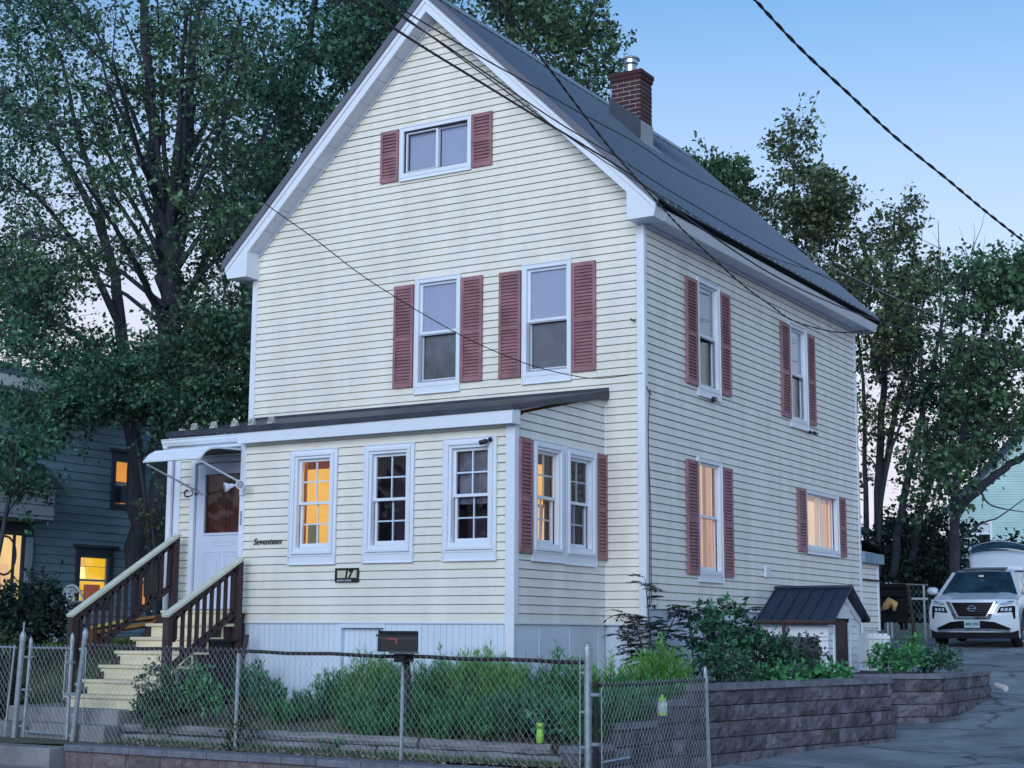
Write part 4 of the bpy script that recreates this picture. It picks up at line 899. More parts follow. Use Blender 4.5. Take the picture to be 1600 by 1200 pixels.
# ================= mailbox =================
mbx=thing('mailbox','black curbside mailbox with a small red flag mounted on the fence rail','mailbox',(-.50,FY-.05,-.3))
def mail(parent):
    # body axis points toward the street and left
    c=Vector((-.46,-4.62,-.315)); ax=Vector((-.80,-.60,0)).normalized(); sd=Vector((ax.y,-ax.x,0)) # sd: to the viewer's right side
    sd=Vector((.60,-.80,0)).normalized()
    L=.46; w=.085; h=.12; prof=[]
    prof=[(-w,0),(w,0),(w,h)]+[(w*math.cos(t),h+ .085*math.sin(t)) for t in [math.pi*i/10 for i in range(1,10)]]+[(-w,h)]
    def sec(t,s=1.0): return [tuple(c+ax*t+sd*p[0]*s+Vector((0,0,p[1]*s+(1-s)*.02))) for p in prof]
    mb=MB(); mb.extrude(sec(-.19),ax*.38); mb.build('body','black_metal',parent,bevel=.006)
    mb=MB(); mb.extrude(sec(.185,1.06),ax*.022); mb.extrude(sec(.207,.82),ax*.006); q=c+ax*.212+Vector((0,0,.16)); mb.bar(q,q+ax*.02,.03,.018); q=c+ax*.212-sd*.0; mb.bar(q+Vector((0,0,.05))-sd*.05,q+Vector((0,0,.05))+sd*.05,.004,.004); mb.bar(q+Vector((0,0,.11))-sd*.05,q+Vector((0,0,.11))+sd*.05,.004,.004); mb.build('door','black_metal',parent,bevel=.003)
    mb=MB(); o=c+sd*(w+.006)+Vector((0,0,.125)); mb.bar(o+ax*.11,o+ax*.02,.006,.012); mb.bar(o+ax*.027+Vector((0,0,.005)),o+ax*.027-Vector((0,0,.045)),.020,.006); mb.lathe(tuple(o+ax*.11),[(.010,-.004),(.010,.006)],8,'y'); mb.build('flag',mat('flag_red',(.45,.06,.07),.5),parent)
    mb=MB(); mb.bar(c-Vector((0,0,.012))-ax*.20,c-Vector((0,0,.012))+ax*.10,.12,.018); mb.build('board','timber',parent)
    mb=MB(); mb.box(-.52,-.40,-4.62,-4.44,-.42,-.33); mb.tube([(-.46,-4.48,-.33),(-.45,-4.46,-.62)],.03,8); mb.build('bracket','black_metal',parent)
mail(mbx)
# ================= lime cup and jar lantern =================
c=np.array([.80,-3.98,-1.193]); mb=MB(); mb.lathe(tuple(c),[(.030,0),(.036,.01),(.040,.05),(.042,.085),(.036,.12),(.033,.15),(.038,.185),(.041,.20),(.037,.20),(.033,.12)],18); tag(mb.build('cup','lime_plastic',None,smooth=True),'lime green ribbed cup standing on the timber near the corner post','cup')
c=at(1035,1119,'X',1.685); jl=thing('jar_lantern','clear jar lantern with a lime green lid hanging among the plants behind the side fence','lantern',tuple(c))
mb=MB(); mb.lathe(tuple(c),[(.03,0),(.048,.01),(.052,.06),(.050,.12),(.038,.15)],16); mb.build('jar','jar_glass',jl,smooth=True)
mb=MB(); mb.lathe(tuple(c),[(.040,.150),(.042,.175),(.03,.182),(.012,.19),(.012,.21),(.002,.215)],16); mb.build('lid','lime_plastic',jl)
mb=MB(); mb.lathe(tuple(c),[(.034,.004),(.050,.012),(.052,.035),(.03,.036)],16); mb.build('base','lime_plastic',jl)
# ================= neighbour house, left =================
nb=thing('house','dark blue clapboard neighbour house with glowing ground floor windows behind the left bushes','house',(-16,3,-.5))
NX=-14.5; FN=Frame((NX,0,0),(0,1,0),(1,0,0))
def nwin(fr,a,b,z0,z1,parent,inner,cm='blue_trim',hood=True,grid_=True,lowdark=False):
    mb=MB(); ring(mb,fr,a-.12,b+.12,z0-.10,z1+.16,.12,-.02,.03,wb=.10,wt=.16)
    if hood: fr.box(mb,a-.20,b+.20,-.0,.09,z1+.161,z1+.22)
    w=mb.build('window',cm,parent)
    mb=MB(); ring(mb,fr,a,b,z0,z1,.035,-.05,-.015); fr.box(mb,a+.035,b-.035,-.05,-.02,(z0+z1)/2-.02,(z0+z1)/2+.02)
    if grid_: fr.box(mb,a+.035,b-.035,-.045,-.03,z0+(z1-z0)*.78,z0+(z1-z0)*.79)
    mb.build('sash','frame_grey',w)
    room(fr,w,a,b,z0,z1,.5,inner,inner); panel(fr,w,'pane','pane_clear',a+.03,b-.03,z0+.03,z1-.03,-.04)
    return w
P=lambda x,y:at(x,y,'X',NX)
a1=P(125,868);b1=P(166,945); a2=P(217,870);b2=P(229,950); a3=P(181,718);b3=P(216,792)
wn1=(a1[1],b1[1],b1[2],a1[2]); wn2=(a2[1],b2[1]+.25,b1[2],a1[2]); wn3=(a3[1],b3[1],b3[2],a3[2])
ec=P(238,850)[1]; eav=P(0,596)[2]
bx=P(52,800)[1]
siding(FN,-6,ec,-.6,eav+.3,[wn1,wn2,wn3],e=.165,lip=.02).build('wall','blue_clap',nb,fix=False)
mb=MB(); FN.box(mb,ec-.12,ec+.02,-.03,.035,-.6,eav+.2); FN.box(mb,-6,ec,.001,.05,-.62,-.45); mb.build('corner_board','blue_trim',nb)
mb=MB(); mb.box(NX-9,NX-.5,ec-.06,ec,-.6,eav+.9); mb.box(NX-9,NX-.04,-6,-5.9,-.6,eav); mb.build('wall','blue_clap',nb)
mb=MB(); 
mb.hexa([(NX+.45,-6.5,eav-.05),(NX+.45,ec+.4,eav-.05),(NX-5,ec+.4,eav+1.35),(NX-5,-6.5,eav+1.35),(NX+.45,-6.5,eav+.05),(NX+.45,ec+.4,eav+.05),(NX-5,ec+.4,eav+1.47),(NX-5,-6.5,eav+1.47)])
mb.build('roof','shingle',nb)
mb=MB(); mb.box(NX+.46,NX+.50,-6.5,ec+.4,eav-.16,eav+.06); mb.box(NX,NX+.45,-6.5,ec+.35,eav-.14,eav-.10); mb.build('fascia','trim_white',nb)
w=nwin(FN,*wn1,nb,'lit_gold'); 
mb=MB(); c=FN.p(wn1[0]+.40,-.42,wn1[2]+.62); mb.tube([Vector(c)-Vector((0,0,.10)),Vector(c)+Vector((0,0,.13))],[.13,.09],12); mb.build('table_lamp','lamp_glow',w)
mb=MB(); FN.box(mb,wn1[0]+.05,wn1[0]+.75*(wn1[1]-wn1[0]),-.49,-.47,wn1[2]+.78*(wn1[3]-wn1[2])-.15,wn1[3]-.05); mb.build('picture','lit_amber',w)
mb=MB(); FN.box(mb,wn1[0]+.55*(wn1[1]-wn1[0]),wn1[1],-.30,-.2,wn1[2],wn1[2]+.42*(wn1[3]-wn1[2])); FN.box(mb,wn1[0],wn1[1],-.46,-.44,wn1[2]+.28*(wn1[3]-wn1[2]),wn1[2]+.30*(wn1[3]-wn1[2])); mb.build('chair_back','lit_brown',w)
nwin(FN,*wn2,nb,'lit_orange')
w=nwin(FN,*wn3,nb,'lit_orange',grid_=False)
zz=wn3[2]; mb=MB(); FN.box(mb,wn3[0]+.28*(wn3[1]-wn3[0]),wn3[1]-.06,-.04,.22,zz+.05,zz+.42*(wn3[3]-zz)); FN.box(mb,wn3[0]+.04,wn3[0]+.27*(wn3[1]-wn3[0]),-.03,-.01,zz+.04,zz+.42*(wn3[3]-zz)); mb.build('air_conditioner','blue_trim',w)
mb=MB(); FN.box(mb,wn3[0]+.02,wn3[1]-.02,-.02,.0,zz+.42*(wn3[3]-zz),zz+.47*(wn3[3]-zz)); mb.build('ac_panel','frame_grey',w)
# projecting bay with a broad lit window
bz=P(20,812)[2]; bt=P(52,765)[2]
FBY=Frame((NX+.55,0,0),(0,1,0),(1,0,0))
siding(FBY,-4,bx,bz,bt,e=.2,lip=.02).build('wall','pale_clap',nb,fix=False)
mb=MB(); mb.box(NX,NX+.56,-4,bx+.01,bz-.05,bz-.001); mb.box(NX,NX+.54,bx-.02,bx,bz,bt); mb.hexa([(NX,-4,bt),(NX+.7,-4,bt),(NX+.7,bx+.1,bt),(NX,bx+.1,bt),(NX,-4,bt+.5),(NX+.1,-4,bt+.5),(NX+.1,bx+.1,bt+.5),(NX,bx+.1,bt+.5)]); mb.build('bay_soffit','shingle',nb)
mb=MB(); FN.box(mb,-4,bx-.0,.02,.06,bz-1.95,bz-.05); mb.build('bay_trim','blue_trim',nb)
y0=P(0,900)[1]-1.2; y1=P(27,900)[1]; zt_=P(10,836)[2]; zb_=P(10,915)[2]-.3
mb=MB(); FN.box(mb,y0,y1,.065,.075,zb_,zt_); w=mb.build('window','lit_yellow_room',nb)
ym=P(14,900)[1]; mb=MB(); FN.box(mb,ym-.03,ym+.03,.076,.10,zb_,zt_); FN.box(mb,y1-.02,y1+.05,.05,.10,zb_,zt_+.05); mb.build('mullion','blue_trim',w)
mb=MB(); c=FN.p(P(2,868)[1],.09,P(2,868)[2]); mb.tube([(c[0],c[1]+.26*math.cos(t),c[2]+.36*math.sin(t)) for t in [2*math.pi*i/16 for i in range(17)]],.022,6); mb.bar((c[0],c[1]-.1,c[2]-.4),(c[0],c[1]-.1,c[2]-1.2),.04,.03); mb.build('mirror_frame','blue_trim',w)
mb=MB(); FN.box(mb,y0,ym-.1,.076,.08,zb_,zt_-.55); mb.build('lit_wall','lit_peach',w)
y2=P(36,900)[1]; mb=MB(); FN.box(mb,y2-.06,y2+.10,.065,.12,zb_,zt_-.02); mb.build('post','lit_cream' if False else 'pale_clap',nb)
# plastic chair
pc=thing('garden_chair','pale plastic garden chair with slatted fan back by the neighbour house','chair',tuple(at(95,1003,'d',24)))
c=at(95,1003,'d',24); x,y,z=c
mb=MB()
for k in range(7):
    a=(k-3)*.16; mb.bar((x+math.sin(a)*.10,y+.1,z+.42),(x+math.sin(a)*.30,y+.16,z+.42+.42*math.cos(a)),.04,.02)
arc=[(x+.30*math.sin(t),y+.17,z+.44+.44*math.cos(t)) for t in [(-1.35+2.7*i/12) for i in range(13)]]; mb.tube(arc,.022,6); mb.build('backrest','chair_white',pc)
mb=MB(); mb.box(x-.24,x+.24,y-.32,y+.12,z+.38,z+.42); mb.build('seat','chair_white',pc)
for sx in (-1,1):
    mb=MB(); mb.tube([(x+sx*.27,y+.14,z+.62),(x+sx*.30,y-.28,z+.60)],.025,6); mb.build('armrest','chair_white',pc)
    for sy in (-.28,.1): mb=MB(); mb.bar((x+sx*.24,y+sy,z),(x+sx*.22,y+sy,z+.38),.045,.045); mb.build('leg','chair_white',pc)
# low rail in front of the chair
a=at(58,994,'d',23); b=at(130,990,'d',23); mb=MB(); mb.tube([a,b],.014,6); mb.tube([a,a-np.array([0,0,.45])],.014,6); mb.tube([b,b-np.array([0,0,.45])],.014,6); tag(mb.build('garden_rail','chair_white',None),'thin pale rail in front of the plastic garden chair','rail')
# yellow bench behind the steps
yb=thing('bench','yellow and orange painted bench seen through the railing behind the steps','bench',tuple(at(195,1000,'d',24)))
a=at(150,981,'d',24.5); b=at(205,970,'d',24.2); b2=at(250,964,'d',24.0)
mb=MB(); mb.bar(a,b,.28,.05); mb.build('seat','bench_yellow',yb,bevel=.01)
mb=MB(); mb.bar(b,b2,.28,.05); mb.bar(a-np.array([0,0,.08]),b2-np.array([0,0,.09]),.22,.06); mb.build('apron','bench_orange',yb,bevel=.01)
for q in (a,b2): mb=MB(); mb.box(q[0]-.04,q[0]+.04,q[1]-.1,q[1]+.1,q[2]-.75,q[2]-.03); mb.build('leg','bench_orange',yb)
# ================= pale house, right rear =================
rh=thing('house','distant mint green clapboard house with one half open sash window behind the parked car','house',(-9,60,0))
ux=Vector((CR[0],CR[1],0)).normalized(); c0=at(1500,880,'d',75); FR_=Frame((c0[0],c0[1],0),(ux.x,ux.y,0),(ux.y,-ux.x,0))
def ruz(px,py):
    q=at(px,py,'d',75); v=Vector((q[0]-c0[0],q[1]-c0[1],0)); return v.dot(ux),q[2]
u1,z1=ruz(1531,850);u2,z2=ruz(1549,817)
siding(FR_,0,9,0,11.5,[(u1,u2,z1,z2)],e=.125,lip=.03,lo=lambda z:max(0,(z-6.2)/1.15),hi=lambda z:9).build('wall','mint_clap',rh,fix=False)
mb=MB(); ring(mb,FR_,u1-.1,u2+.1,z1-.1,z2+.1,.1,-.02,.05); w=mb.build('window','trim_white',rh); zm=(z1+z2)/2; mb=MB(); FR_.box(mb,u1,u2,-.05,.0,zm-.03,zm+.03); mb.build('sash','trim_white',w)
panel(FR_,w,'shade','shade_pale',u1,u2,zm,z2,-.08); panel(FR_,w,'pane','glass_dark_room',u1,u2,z1,zm,-.08)
mb=MB(); FR_.box(mb,-.0,.12,-.03,.06,0,6.3); mb.build('corner_board','trim_white',rh); mb=MB(); mb.hexa([FR_.p(-.5,.4,5.75),FR_.p(5.5,.4,12.0),FR_.p(5.5,-1.2,12.0),FR_.p(-.5,-1.2,5.75),FR_.p(-.5,.4,5.95),FR_.p(5.5,.4,12.2),FR_.p(5.5,-1.2,12.2),FR_.p(-.5,-1.2,5.95)]); mb.build('roof','shingle',rh)
# bird house in the trees
c=at(1490,765,'d',36); bh_=thing('birdhouse','small grey birdhouse hanging among the dark trees above the car','birdhouse',tuple(c))
mb=MB(); mb.box(c[0]-.11,c[0]+.11,c[1]-.11,c[1]+.11,c[2]-.16,c[2]+.16); mb.build('box','frame_grey',bh_); mb=MB(); mb.hexa([(c[0]-.15,c[1]-.16,c[2]+.161),(c[0]+.15,c[1]-.16,c[2]+.161),(c[0]+.15,c[1]+.16,c[2]+.161),(c[0]-.15,c[1]+.16,c[2]+.161),(c[0]-.15,c[1]-.02,c[2]+.25),(c[0]+.15,c[1]-.02,c[2]+.25),(c[0]+.15,c[1]+.02,c[2]+.25),(c[0]-.15,c[1]+.02,c[2]+.25)]); mb.build('roof','shade_pale',bh_)
# ---- rear yard: grill, fence, sapling
bf=thing('chain_link_fence','far chain link fence with pale posts in the dark rear yard beside the car','fence',tuple(at(1420,985,'d',37)))
mb=MB(); A=at(1391,912,'d',37); B=at(1450,914,'d',37); A2=at(1330,912,'d',37)
for px in (1385,1391,1443): p=at(px,910 if px<1392 else 914,'d',37); mb.tube([(p[0],p[1],p[2]-1.35),tuple(p)],.03,8)
mb.tube([A,B],.018,6); mb.tube([A2,at(1385,914,'d',37)],.02,6); mb.build('frame','galvanised',bf)
p=at(1340,980,'d',37);q=at(1452,980,'d',37); chainlink('mesh',(p[0],p[1]),(q[0],q[1]),A[2]-1.3,A[2]-1.3,A[2],A[2],bf,pitch=.12,seed=3,r=.002)
g=thing('barbecue','dark barbecue grill cart with shelves at the rear corner of the house','barbecue',tuple(at(1400,985,'d',31)))
c=at(1393,984,'d',31); x,y,z=c; rx=Vector((CR[0],CR[1],0)).normalized()
def gb(u0,u1,v0,v1,z0,z1,mb): 
    fr=Frame((x,y,z),(rx.x,rx.y,0),(rx.y,-rx.x,0)); fr.box(mb,u0,u1,v0,v1,z0,z1)
mb=MB(); gb(-.25,.28,-.25,.25,.15,.62,mb); mb.build('cabinet','grill_black',g)
mb=MB(); gb(-.28,.30,-.25,.25,.63,.80,mb); gb(-.28,.30,-.2,.2,.80,.92,mb); mb.build('lid','grill_black',g,bevel=.05)
mb=MB(); gb(-.55,-.29,-.22,.22,.60,.64,mb); gb(.31,.70,-.22,.22,.60,.64,mb); mb.build('shelf','chair_white',g)
for u in (-.22,.25): mb=MB(); gb(u-.03,u+.03,-.2,-.15,.0,.15,mb); gb(u-.03,u+.03,.15,.2,.0,.15,mb); mb.build('leg','grill_black',g)
c2=at(1389,945,'d',30.6); mb=MB(); rr=random.Random(4); mb.tube([c2-np.array([.14,0,.10]),c2-np.array([.05,0,.02]),c2+np.array([.02,0,.07]),c2+np.array([.12,0,.02]),c2+np.array([.10,0,-.12])],[.03,.08,.09,.07,.03],9); tag(mb.build('yellow_cloth','yellow_cloth',None,smooth=True),'crumpled yellow cloth lying on the barbecue','cloth')
a=at(1431,1015,'d',24); mb=MB(); t0=Vector(a); mb.tube([t0,t0+Vector((-.03,0,.45)),t0+Vector((-.09,.02,1.0))],[.045,.03,.02],8); tag(mb.build('garden_stake','rusty_pipe',None),'dark slender pole standing in the rear bed in front of the car','pole')
# ================= the white car =================
car=thing('car','white sport utility car parked facing the street with its tailgate open','car',(0,0,0))
def yn(x,z): 
    return .26*(abs(x)/.9)**2.6+max(0,z-.70)*.35+max(0,.42-z)*.35+.02*max(0,z-.9)
def npatch(mb,poly,off,thick=.01):
    # cut into small cells so that the patch follows the curved nose
    def clip(P,ax,v,keep):
        out=[]
        for i in range(len(P)):
            a=P[i];b=P[(i+1)%len(P)]; ia=(a[ax]-v)*keep>=-1e-9; ib=(b[ax]-v)*keep>=-1e-9
            if ia: out.append(a)
            if ia!=ib:
                t=(v-a[ax])/(b[ax]-a[ax]); q=[0,0]; q[ax]=v; q[1-ax]=a[1-ax]+(b[1-ax]-a[1-ax])*t; out.append(tuple(q))
        return out
    c=.05; xs=[p[0] for p in poly]; zs_=[p[1] for p in poly]
    for ix in range(int(math.floor(min(xs)/c)),int(math.ceil(max(xs)/c))):
        for iz in range(int(math.floor(min(zs_)/c)),int(math.ceil(max(zs_)/c))):
            P=list(poly)
            for ax,v,k in ((0,ix*c,1),(0,(ix+1)*c,-1),(1,iz*c,1),(1,(iz+1)*c,-1)):
                P=clip(P,ax,v,k)
                if len(P)<3: break
            if len(P)<3: continue
            b=len(mb.v); mb.v+=[(p[0],yn(p[0],p[1])-off,p[1]) for p in P]; mb.f.append(tuple(b+q for q in range(len(P))))
body=MB()
# nose surface
nx,nz=28,14
zs=[.20+(.985-.20)*j/nz for j in range(nz+1)]
hw=lambda z: .90-.05*max(0,(z-.8)/.2)
base=len(body.v)
for z in zs:
    for i in range(nx+1):
        x=(-1+2*i/nx)*hw(z); body.v.append((x,yn(x,z),z))
for j in range(nz):
    for i in range(nx): k=base+j*(nx+1)+i; body.f.append((k,k+1,k+nx+2,k+nx+1))
# hood, from nose top to cowl
rows=[(None,.985),(.50,1.035),(.80,1.075),(1.12,1.115)]
hb=len(body.v)
for r,(yy,z) in enumerate(rows):
    for i in range(nx+1):
        t=-1+2*i/nx; x=t*(.86+.03*r/3); zz=z-.05*abs(t)**3*(1 if r else .0)+(.018 if .45<abs(t)<.75 else 0)*(1 if r in(1,2,3) else 0)
        y=yn(x,.985) if yy is None else yy+ .12*abs(t)**2*(1 if r<3 else -1.0+1.6)
        body.v.append((x,y,zz))
for j in range(3):
    for i in range(nx): k=hb+j*(nx+1)+i; body.f.append((k,k+1,k+nx+2,k+nx+1))
# sides: stations along y
for s in (-1,1):
    st_=[]
    for y in [.27,.40,.55,.75,.95,1.15,1.35,1.7,2.2,2.8,3.3,3.7,4.1,4.4,4.6]:
        w=.90+.02*math.sin(min(1,(y-.27)/1.0)*math.pi/2) if y<3.8 else .92-.10*((y-3.8)/.8)**2
        zt=float(np.interp(y,[.27,.8,1.2,2.5,3.8,4.6],[.93,1.02,1.05,1.08,1.12,1.12]))
        arch=0
        for cy in (.93,3.63):
            if abs(y-cy)<.42: arch=max(arch,math.sqrt(.42**2-(y-cy)**2)+.36)
        zb=max(.24,arch)
        st_.append([(s*w*.97,y,zb),(s*w,y,max(zb+.02,.45)),(s*(w+.012),y,max(zb+.03,.72)),(s*w*.985,y,max(zb+.04,.90)),(s*w*.94,y,max(zt,zb+.05))])
    b=len(body.v)
    for r in st_: body.v+=r
    for i in range(len(st_)-1):
        for j in range(4): k=b+i*5+j; body.f.append((k,k+1,k+6,k+5))
# deck under the glass and the rear
body.hexa([(-.86,1.1,1.0),(.86,1.1,1.0),(.80,4.55,1.0),(-.80,4.55,1.0),(-.84,1.1,1.06),(.84,1.1,1.06),(.78,4.55,1.08),(-.78,4.55,1.08)])
body.hexa([(-.80,4.50,.35),(.80,4.50,.35),(.78,4.62,.35),(-.78,4.62,.35),(-.80,4.45,1.05),(.80,4.45,1.05),(.76,4.55,1.05),(-.76,4.55,1.05)])
# roof
RF=[(1.86,1.575,.60),(2.3,1.63,.62),(3.0,1.645,.62),(3.8,1.61,.60),(4.28,1.57,.56)]
b=len(body.v)
for y,z,w in RF:
    for i in range(9):
        t=-1+i/4; body.v.append((t*w,y+(.10*t*t if y<2 else 0),z-.055*abs(t)**3))
for j in range(len(RF)-1):
    for i in range(8): k=b+j*9+i; body.f.append((k,k+1,k+10,k+9))
# pillars
for s in (-1,1):
    body.bar((s*.83,1.13,1.05),(s*.615,1.90,1.52),.075,.045); body.bar((s*.615,1.9,1.52),(s*.60,4.25,1.52),.06,.06); body.bar((s*.80,4.0,1.08),(s*.60,4.28,1.54),.20,.06); body.bar((s*.855,2.55,1.06),(s*.65,2.6,1.54),.06,.03)
bo=body.build('body','car_white',car,smooth=False)
for p in bo.data.polygons: p.use_smooth=True
try:
    m=bo.modifiers.new('split','EDGE_SPLIT'); m.split_angle=math.radians(38)
except Exception: pass
# windscreen
mb=MB(); b0=len(mb.v); 
for j in range(5):
    tt=j/4; y=1.10+.78*tt; z=1.075+(1.56-1.075)*tt; w=.80-.20*tt
    for i in range(9): t=-1+i/4; mb.v.append((t*w,y-.10*(1-t*t)*(1-.3*tt)+.06,z))
for j in range(4):
    for i in range(8): k=b0+j*9+i; mb.f.append((k,k+1,k+10,k+9))
ws=mb.build('windshield','car_glass',car,smooth=True)
mb=MB(); mb.box(-.05,.05,1.62,1.64,1.45,1.49); mb.build('mirror','shade_pale',ws)
for s in (-1,1):
    mb=MB(); 
    mb.hexa([(s*.845,1.25,1.055),(s*.845,2.5,1.07),(s*.835,2.5,1.07),(s*.835,1.25,1.055),(s*.640,1.90,1.49),(s*.655,2.5,1.53),(s*.645,2.5,1.53),(s*.63,1.90,1.49)])
    mb.hexa([(s*.85,2.6,1.07),(s*.83,3.9,1.10),(s*.82,3.9,1.10),(s*.84,2.6,1.07),(s*.655,2.62,1.53),(s*.62,4.1,1.50),(s*.61,4.1,1.50),(s*.645,2.62,1.53)])
    mb.build('side_window','car_glass',car)
    mb=MB(); mb.tube([(s*.84,1.33,1.10),(s*.90,1.30,1.10)],.03,8); mb.tube([(s*.88,1.29,1.14),(s*.92,1.28,1.15),(s*1.04,1.28,1.155),(s*1.08,1.30,1.15)],[.055,.085,.085,.045],12); mb.build('wing_mirror','car_white',car,smooth=True)
mb=MB(); mb.hexa([(-.45,2.0,1.60),(.45,2.0,1.60),(.45,2.5,1.635),(-.45,2.5,1.635),(-.45,2.0,1.617),(.45,2.0,1.617),(.45,2.5,1.66),(-.45,2.5,1.66)]); mb.build('sunroof','car_black',car)
# front details
mb=MB(); npatch(mb,[(-.42,.925),(.42,.925),(.27,.645),(-.27,.645)],.008); grille=mb.build('grille','grill_black',car)
mb=MB()
for i in range(5):
    z=.69+i*.047; w=.27+(z-.645)*.53-.02; npatch(mb,[(-w,z),(w,z),(w,z+.010),(-w,z+.010)],.012)
mb.build('grille_bars','car_black',grille)
mb=MB()
for s in (-1,1):
    npatch(mb,[(s*.44,.935),(s*.475,.935),(s*.315,.60),(s*.285,.635)],.02); npatch(mb,[(s*.505,.945),(s*.53,.945),(s*.355,.585),(s*.335,.60)],.016)
npatch(mb,[(-.285,.642),(.285,.642),(.30,.612),(-.30,.612)],.022); npatch(mb,[(-.335,.600),(.335,.600),(.355,.580),(-.355,.580)],.014)
mb.build('grille_trim','chrome',car)
mb=MB()
for s in (-1,1): npatch(mb,[(s*.477,.940),(s*.503,.944),(s*.333,.602),(s*.317,.603)],.010)
npatch(mb,[(-.315,.611),(.315,.611),(.333,.601),(-.333,.601)],.010); mb.build('grille_surround','grill_black',car)
mb=MB(); bc=(0,yn(0,.80)-.035,.805); mb.tube([(bc[0]+.075*math.cos(t),bc[1],bc[2]+.055*math.sin(t)) for t in [2*math.pi*i/20 for i in range(21)]],.009,6); mb.box(-.095,.095,bc[1]-.012,bc[1]+.006,.793,.817); mb.build('badge','chrome',car)
for s in (-1,1):
    mb=MB(); npatch(mb,[(s*.56,.895),(s*.56,.925),(s*.80,.975),(s*.83,.955),(s*.80,.92),(s*.66,.89)],.010); hl=mb.build('headlight','lamp_lens',car)
    mb=MB(); npatch(mb,[(s*.555,.885),(s*.65,.880),(s*.80,.912),(s*.80,.92),(s*.66,.89),(s*.56,.895)],.012); npatch(mb,[(s*.68,.935),(s*.79,.955),(s*.79,.940),(s*.72,.925)],.016); mb.build('trim','grill_black',hl)
    mb=MB(); npatch(mb,[(s*.49,.715),(s*.55,.835),(s*.80,.855),(s*.835,.84),(s*.835,.60),(s*.80,.585),(s*.775,.73)],.010); lo=mb.build('headlight','grill_black',car)
    mb=MB(); 
    for k in range(3): x0=s*(.56+.075*k); npatch(mb,[(x0,.75),(x0+s*.055,.752),(x0+s*.062,.815),(x0+s*.012,.812)],.016)
    mb.build('lens','lamp_lens',lo)
mb=MB(); npatch(mb,[(-.44,.53),(-.2,.555),(.2,.555),(.44,.53),(.74,.40),(.70,.365),(.30,.395),(-.30,.395),(-.70,.365),(-.74,.40)],.008); mb.build('lower_intake','grill_black',car)
mb=MB(); npatch(mb,[(-.76,.385),(-.70,.362),(-.30,.392),(.30,.392),(.70,.362),(.76,.385),(.70,.325),(.35,.350),(-.35,.350),(-.70,.325)],.018); mb.build('skid_trim','chrome',car)
mb=MB(); npatch(mb,[(-.88,.36),(-.76,.32),(.76,.32),(.88,.36),(.88,.19),(-.88,.19)],.012,.05); mb.box(-.8,.8,.30,4.5,.20,.30); mb.build('lower_bumper','car_black',car)
mb=MB(); yp=yn(0,.5)-.05; mb.box(-.155,.155,yp,yp+.015,.415,.570); pl=mb.build('licence_plate','plate_blue',car)
text_mesh('characters','480 895',.085,'blue_trim',pl,(-.135,yp-.003,.46),(1,0,0),(0,0,1),.001,bold=.002)
mb=MB(); mb.box(.52,.60,1.28,1.29,1.12,1.17)
# wheels, arches
for s in (-1,1):
    for cy in (.93,3.63):
        wheel=MB().lathe((s*.77,cy,.355),[(.30,-.11),(.345,-.09),(.355,0),(.345,.09),(.30,.11)],28,'x').build('wheel','rubber',car,smooth=True)
        MB().lathe((s*.77,cy,.355),[(.29,s*.02),(.285,s*.112),(.26,s*.114),(.25,s*.07)],28,'x').build('rim','chrome',wheel)
        m2=MB()
        for k in range(5):
            a=2*math.pi*k/5; m2.bar((s*.875,cy,.355),(s*.872,cy+.25*math.cos(a),.355+.25*math.sin(a)),.06,.03,up=(1,0,0))
        m2.build('spokes','chrome',wheel)
        m3=MB(); arc=[(s*.905,cy+.43*math.cos(t),.36+.43*math.sin(t)) for t in [math.pi*i/14 for i in range(15)]]; m3.tube(arc,.03,6); m3.build('wheel_arch','car_black',car)
        m4=MB(); m4.box(min(s*.30,s*.86),max(s*.30,s*.86),cy-.40,cy+.40,.30,.78); m4.build('wheel_well','car_black',car)
    m5=MB(); m5.box(min(s*.86,s*.925),max(s*.86,s*.925),1.37,3.2,.22,.33); m5.build('sill','car_black',car)
    m5=MB(); m5.box(min(s*.925,s*.94),max(s*.925,s*.94),2.25,2.42,.86,.885); m5.build('door_handle','car_white',car)
# open tailgate
tg=MB(); b0=0
def gateY(t): return 4.22+.55*t
G=[]
for j in range(7):
    t=j/6; z=1.60+.66*t; w=.60+.10*t-.16*max(0,t-.6)**1.3*2
    for i in range(13):
        q=-1+i/6; G.append((q*w,gateY(t)+.03,z-.10*q*q*t*t-.02*q*q))
tg.v=G
lim=4
for j in range(lim):
    for i in range(12): k=j*13+i; tg.f.append((k,k+1,k+14,k+13))
t_o=tg.build('tailgate','car_white',car,smooth=True)
m=t_o.modifiers.new('thick','SOLIDIFY'); m.thickness=.03
tg=MB(); tg.v=G
for j in range(lim,6):
    for i in range(12): k=j*13+i; tg.f.append((k,k+1,k+14,k+13))
t2=tg.build('tailgate_glass','car_glass',t_o,smooth=True); m=t2.modifiers.new('thick','SOLIDIFY'); m.thickness=.03
top=[(p[0],p[1],p[2]+.015) for p in G[6*13:7*13]]; mb=MB(); mb.tube(top,.018,6); mb.build('tailgate_edge','car_white',t_o)
mb=MB(); mb.box(-.7,.7,1.7,4.2,.6,1.0); mb.box(-.5,-.15,1.9,2.1,1.0,1.35); mb.box(.2,.5,1.9,2.1,1.0,1.35); mb.build('seats','car_interior',car)
car.location=(.08,14.95,-.375); car.rotation_euler=(math.radians(2.0),0,math.radians(6.5))
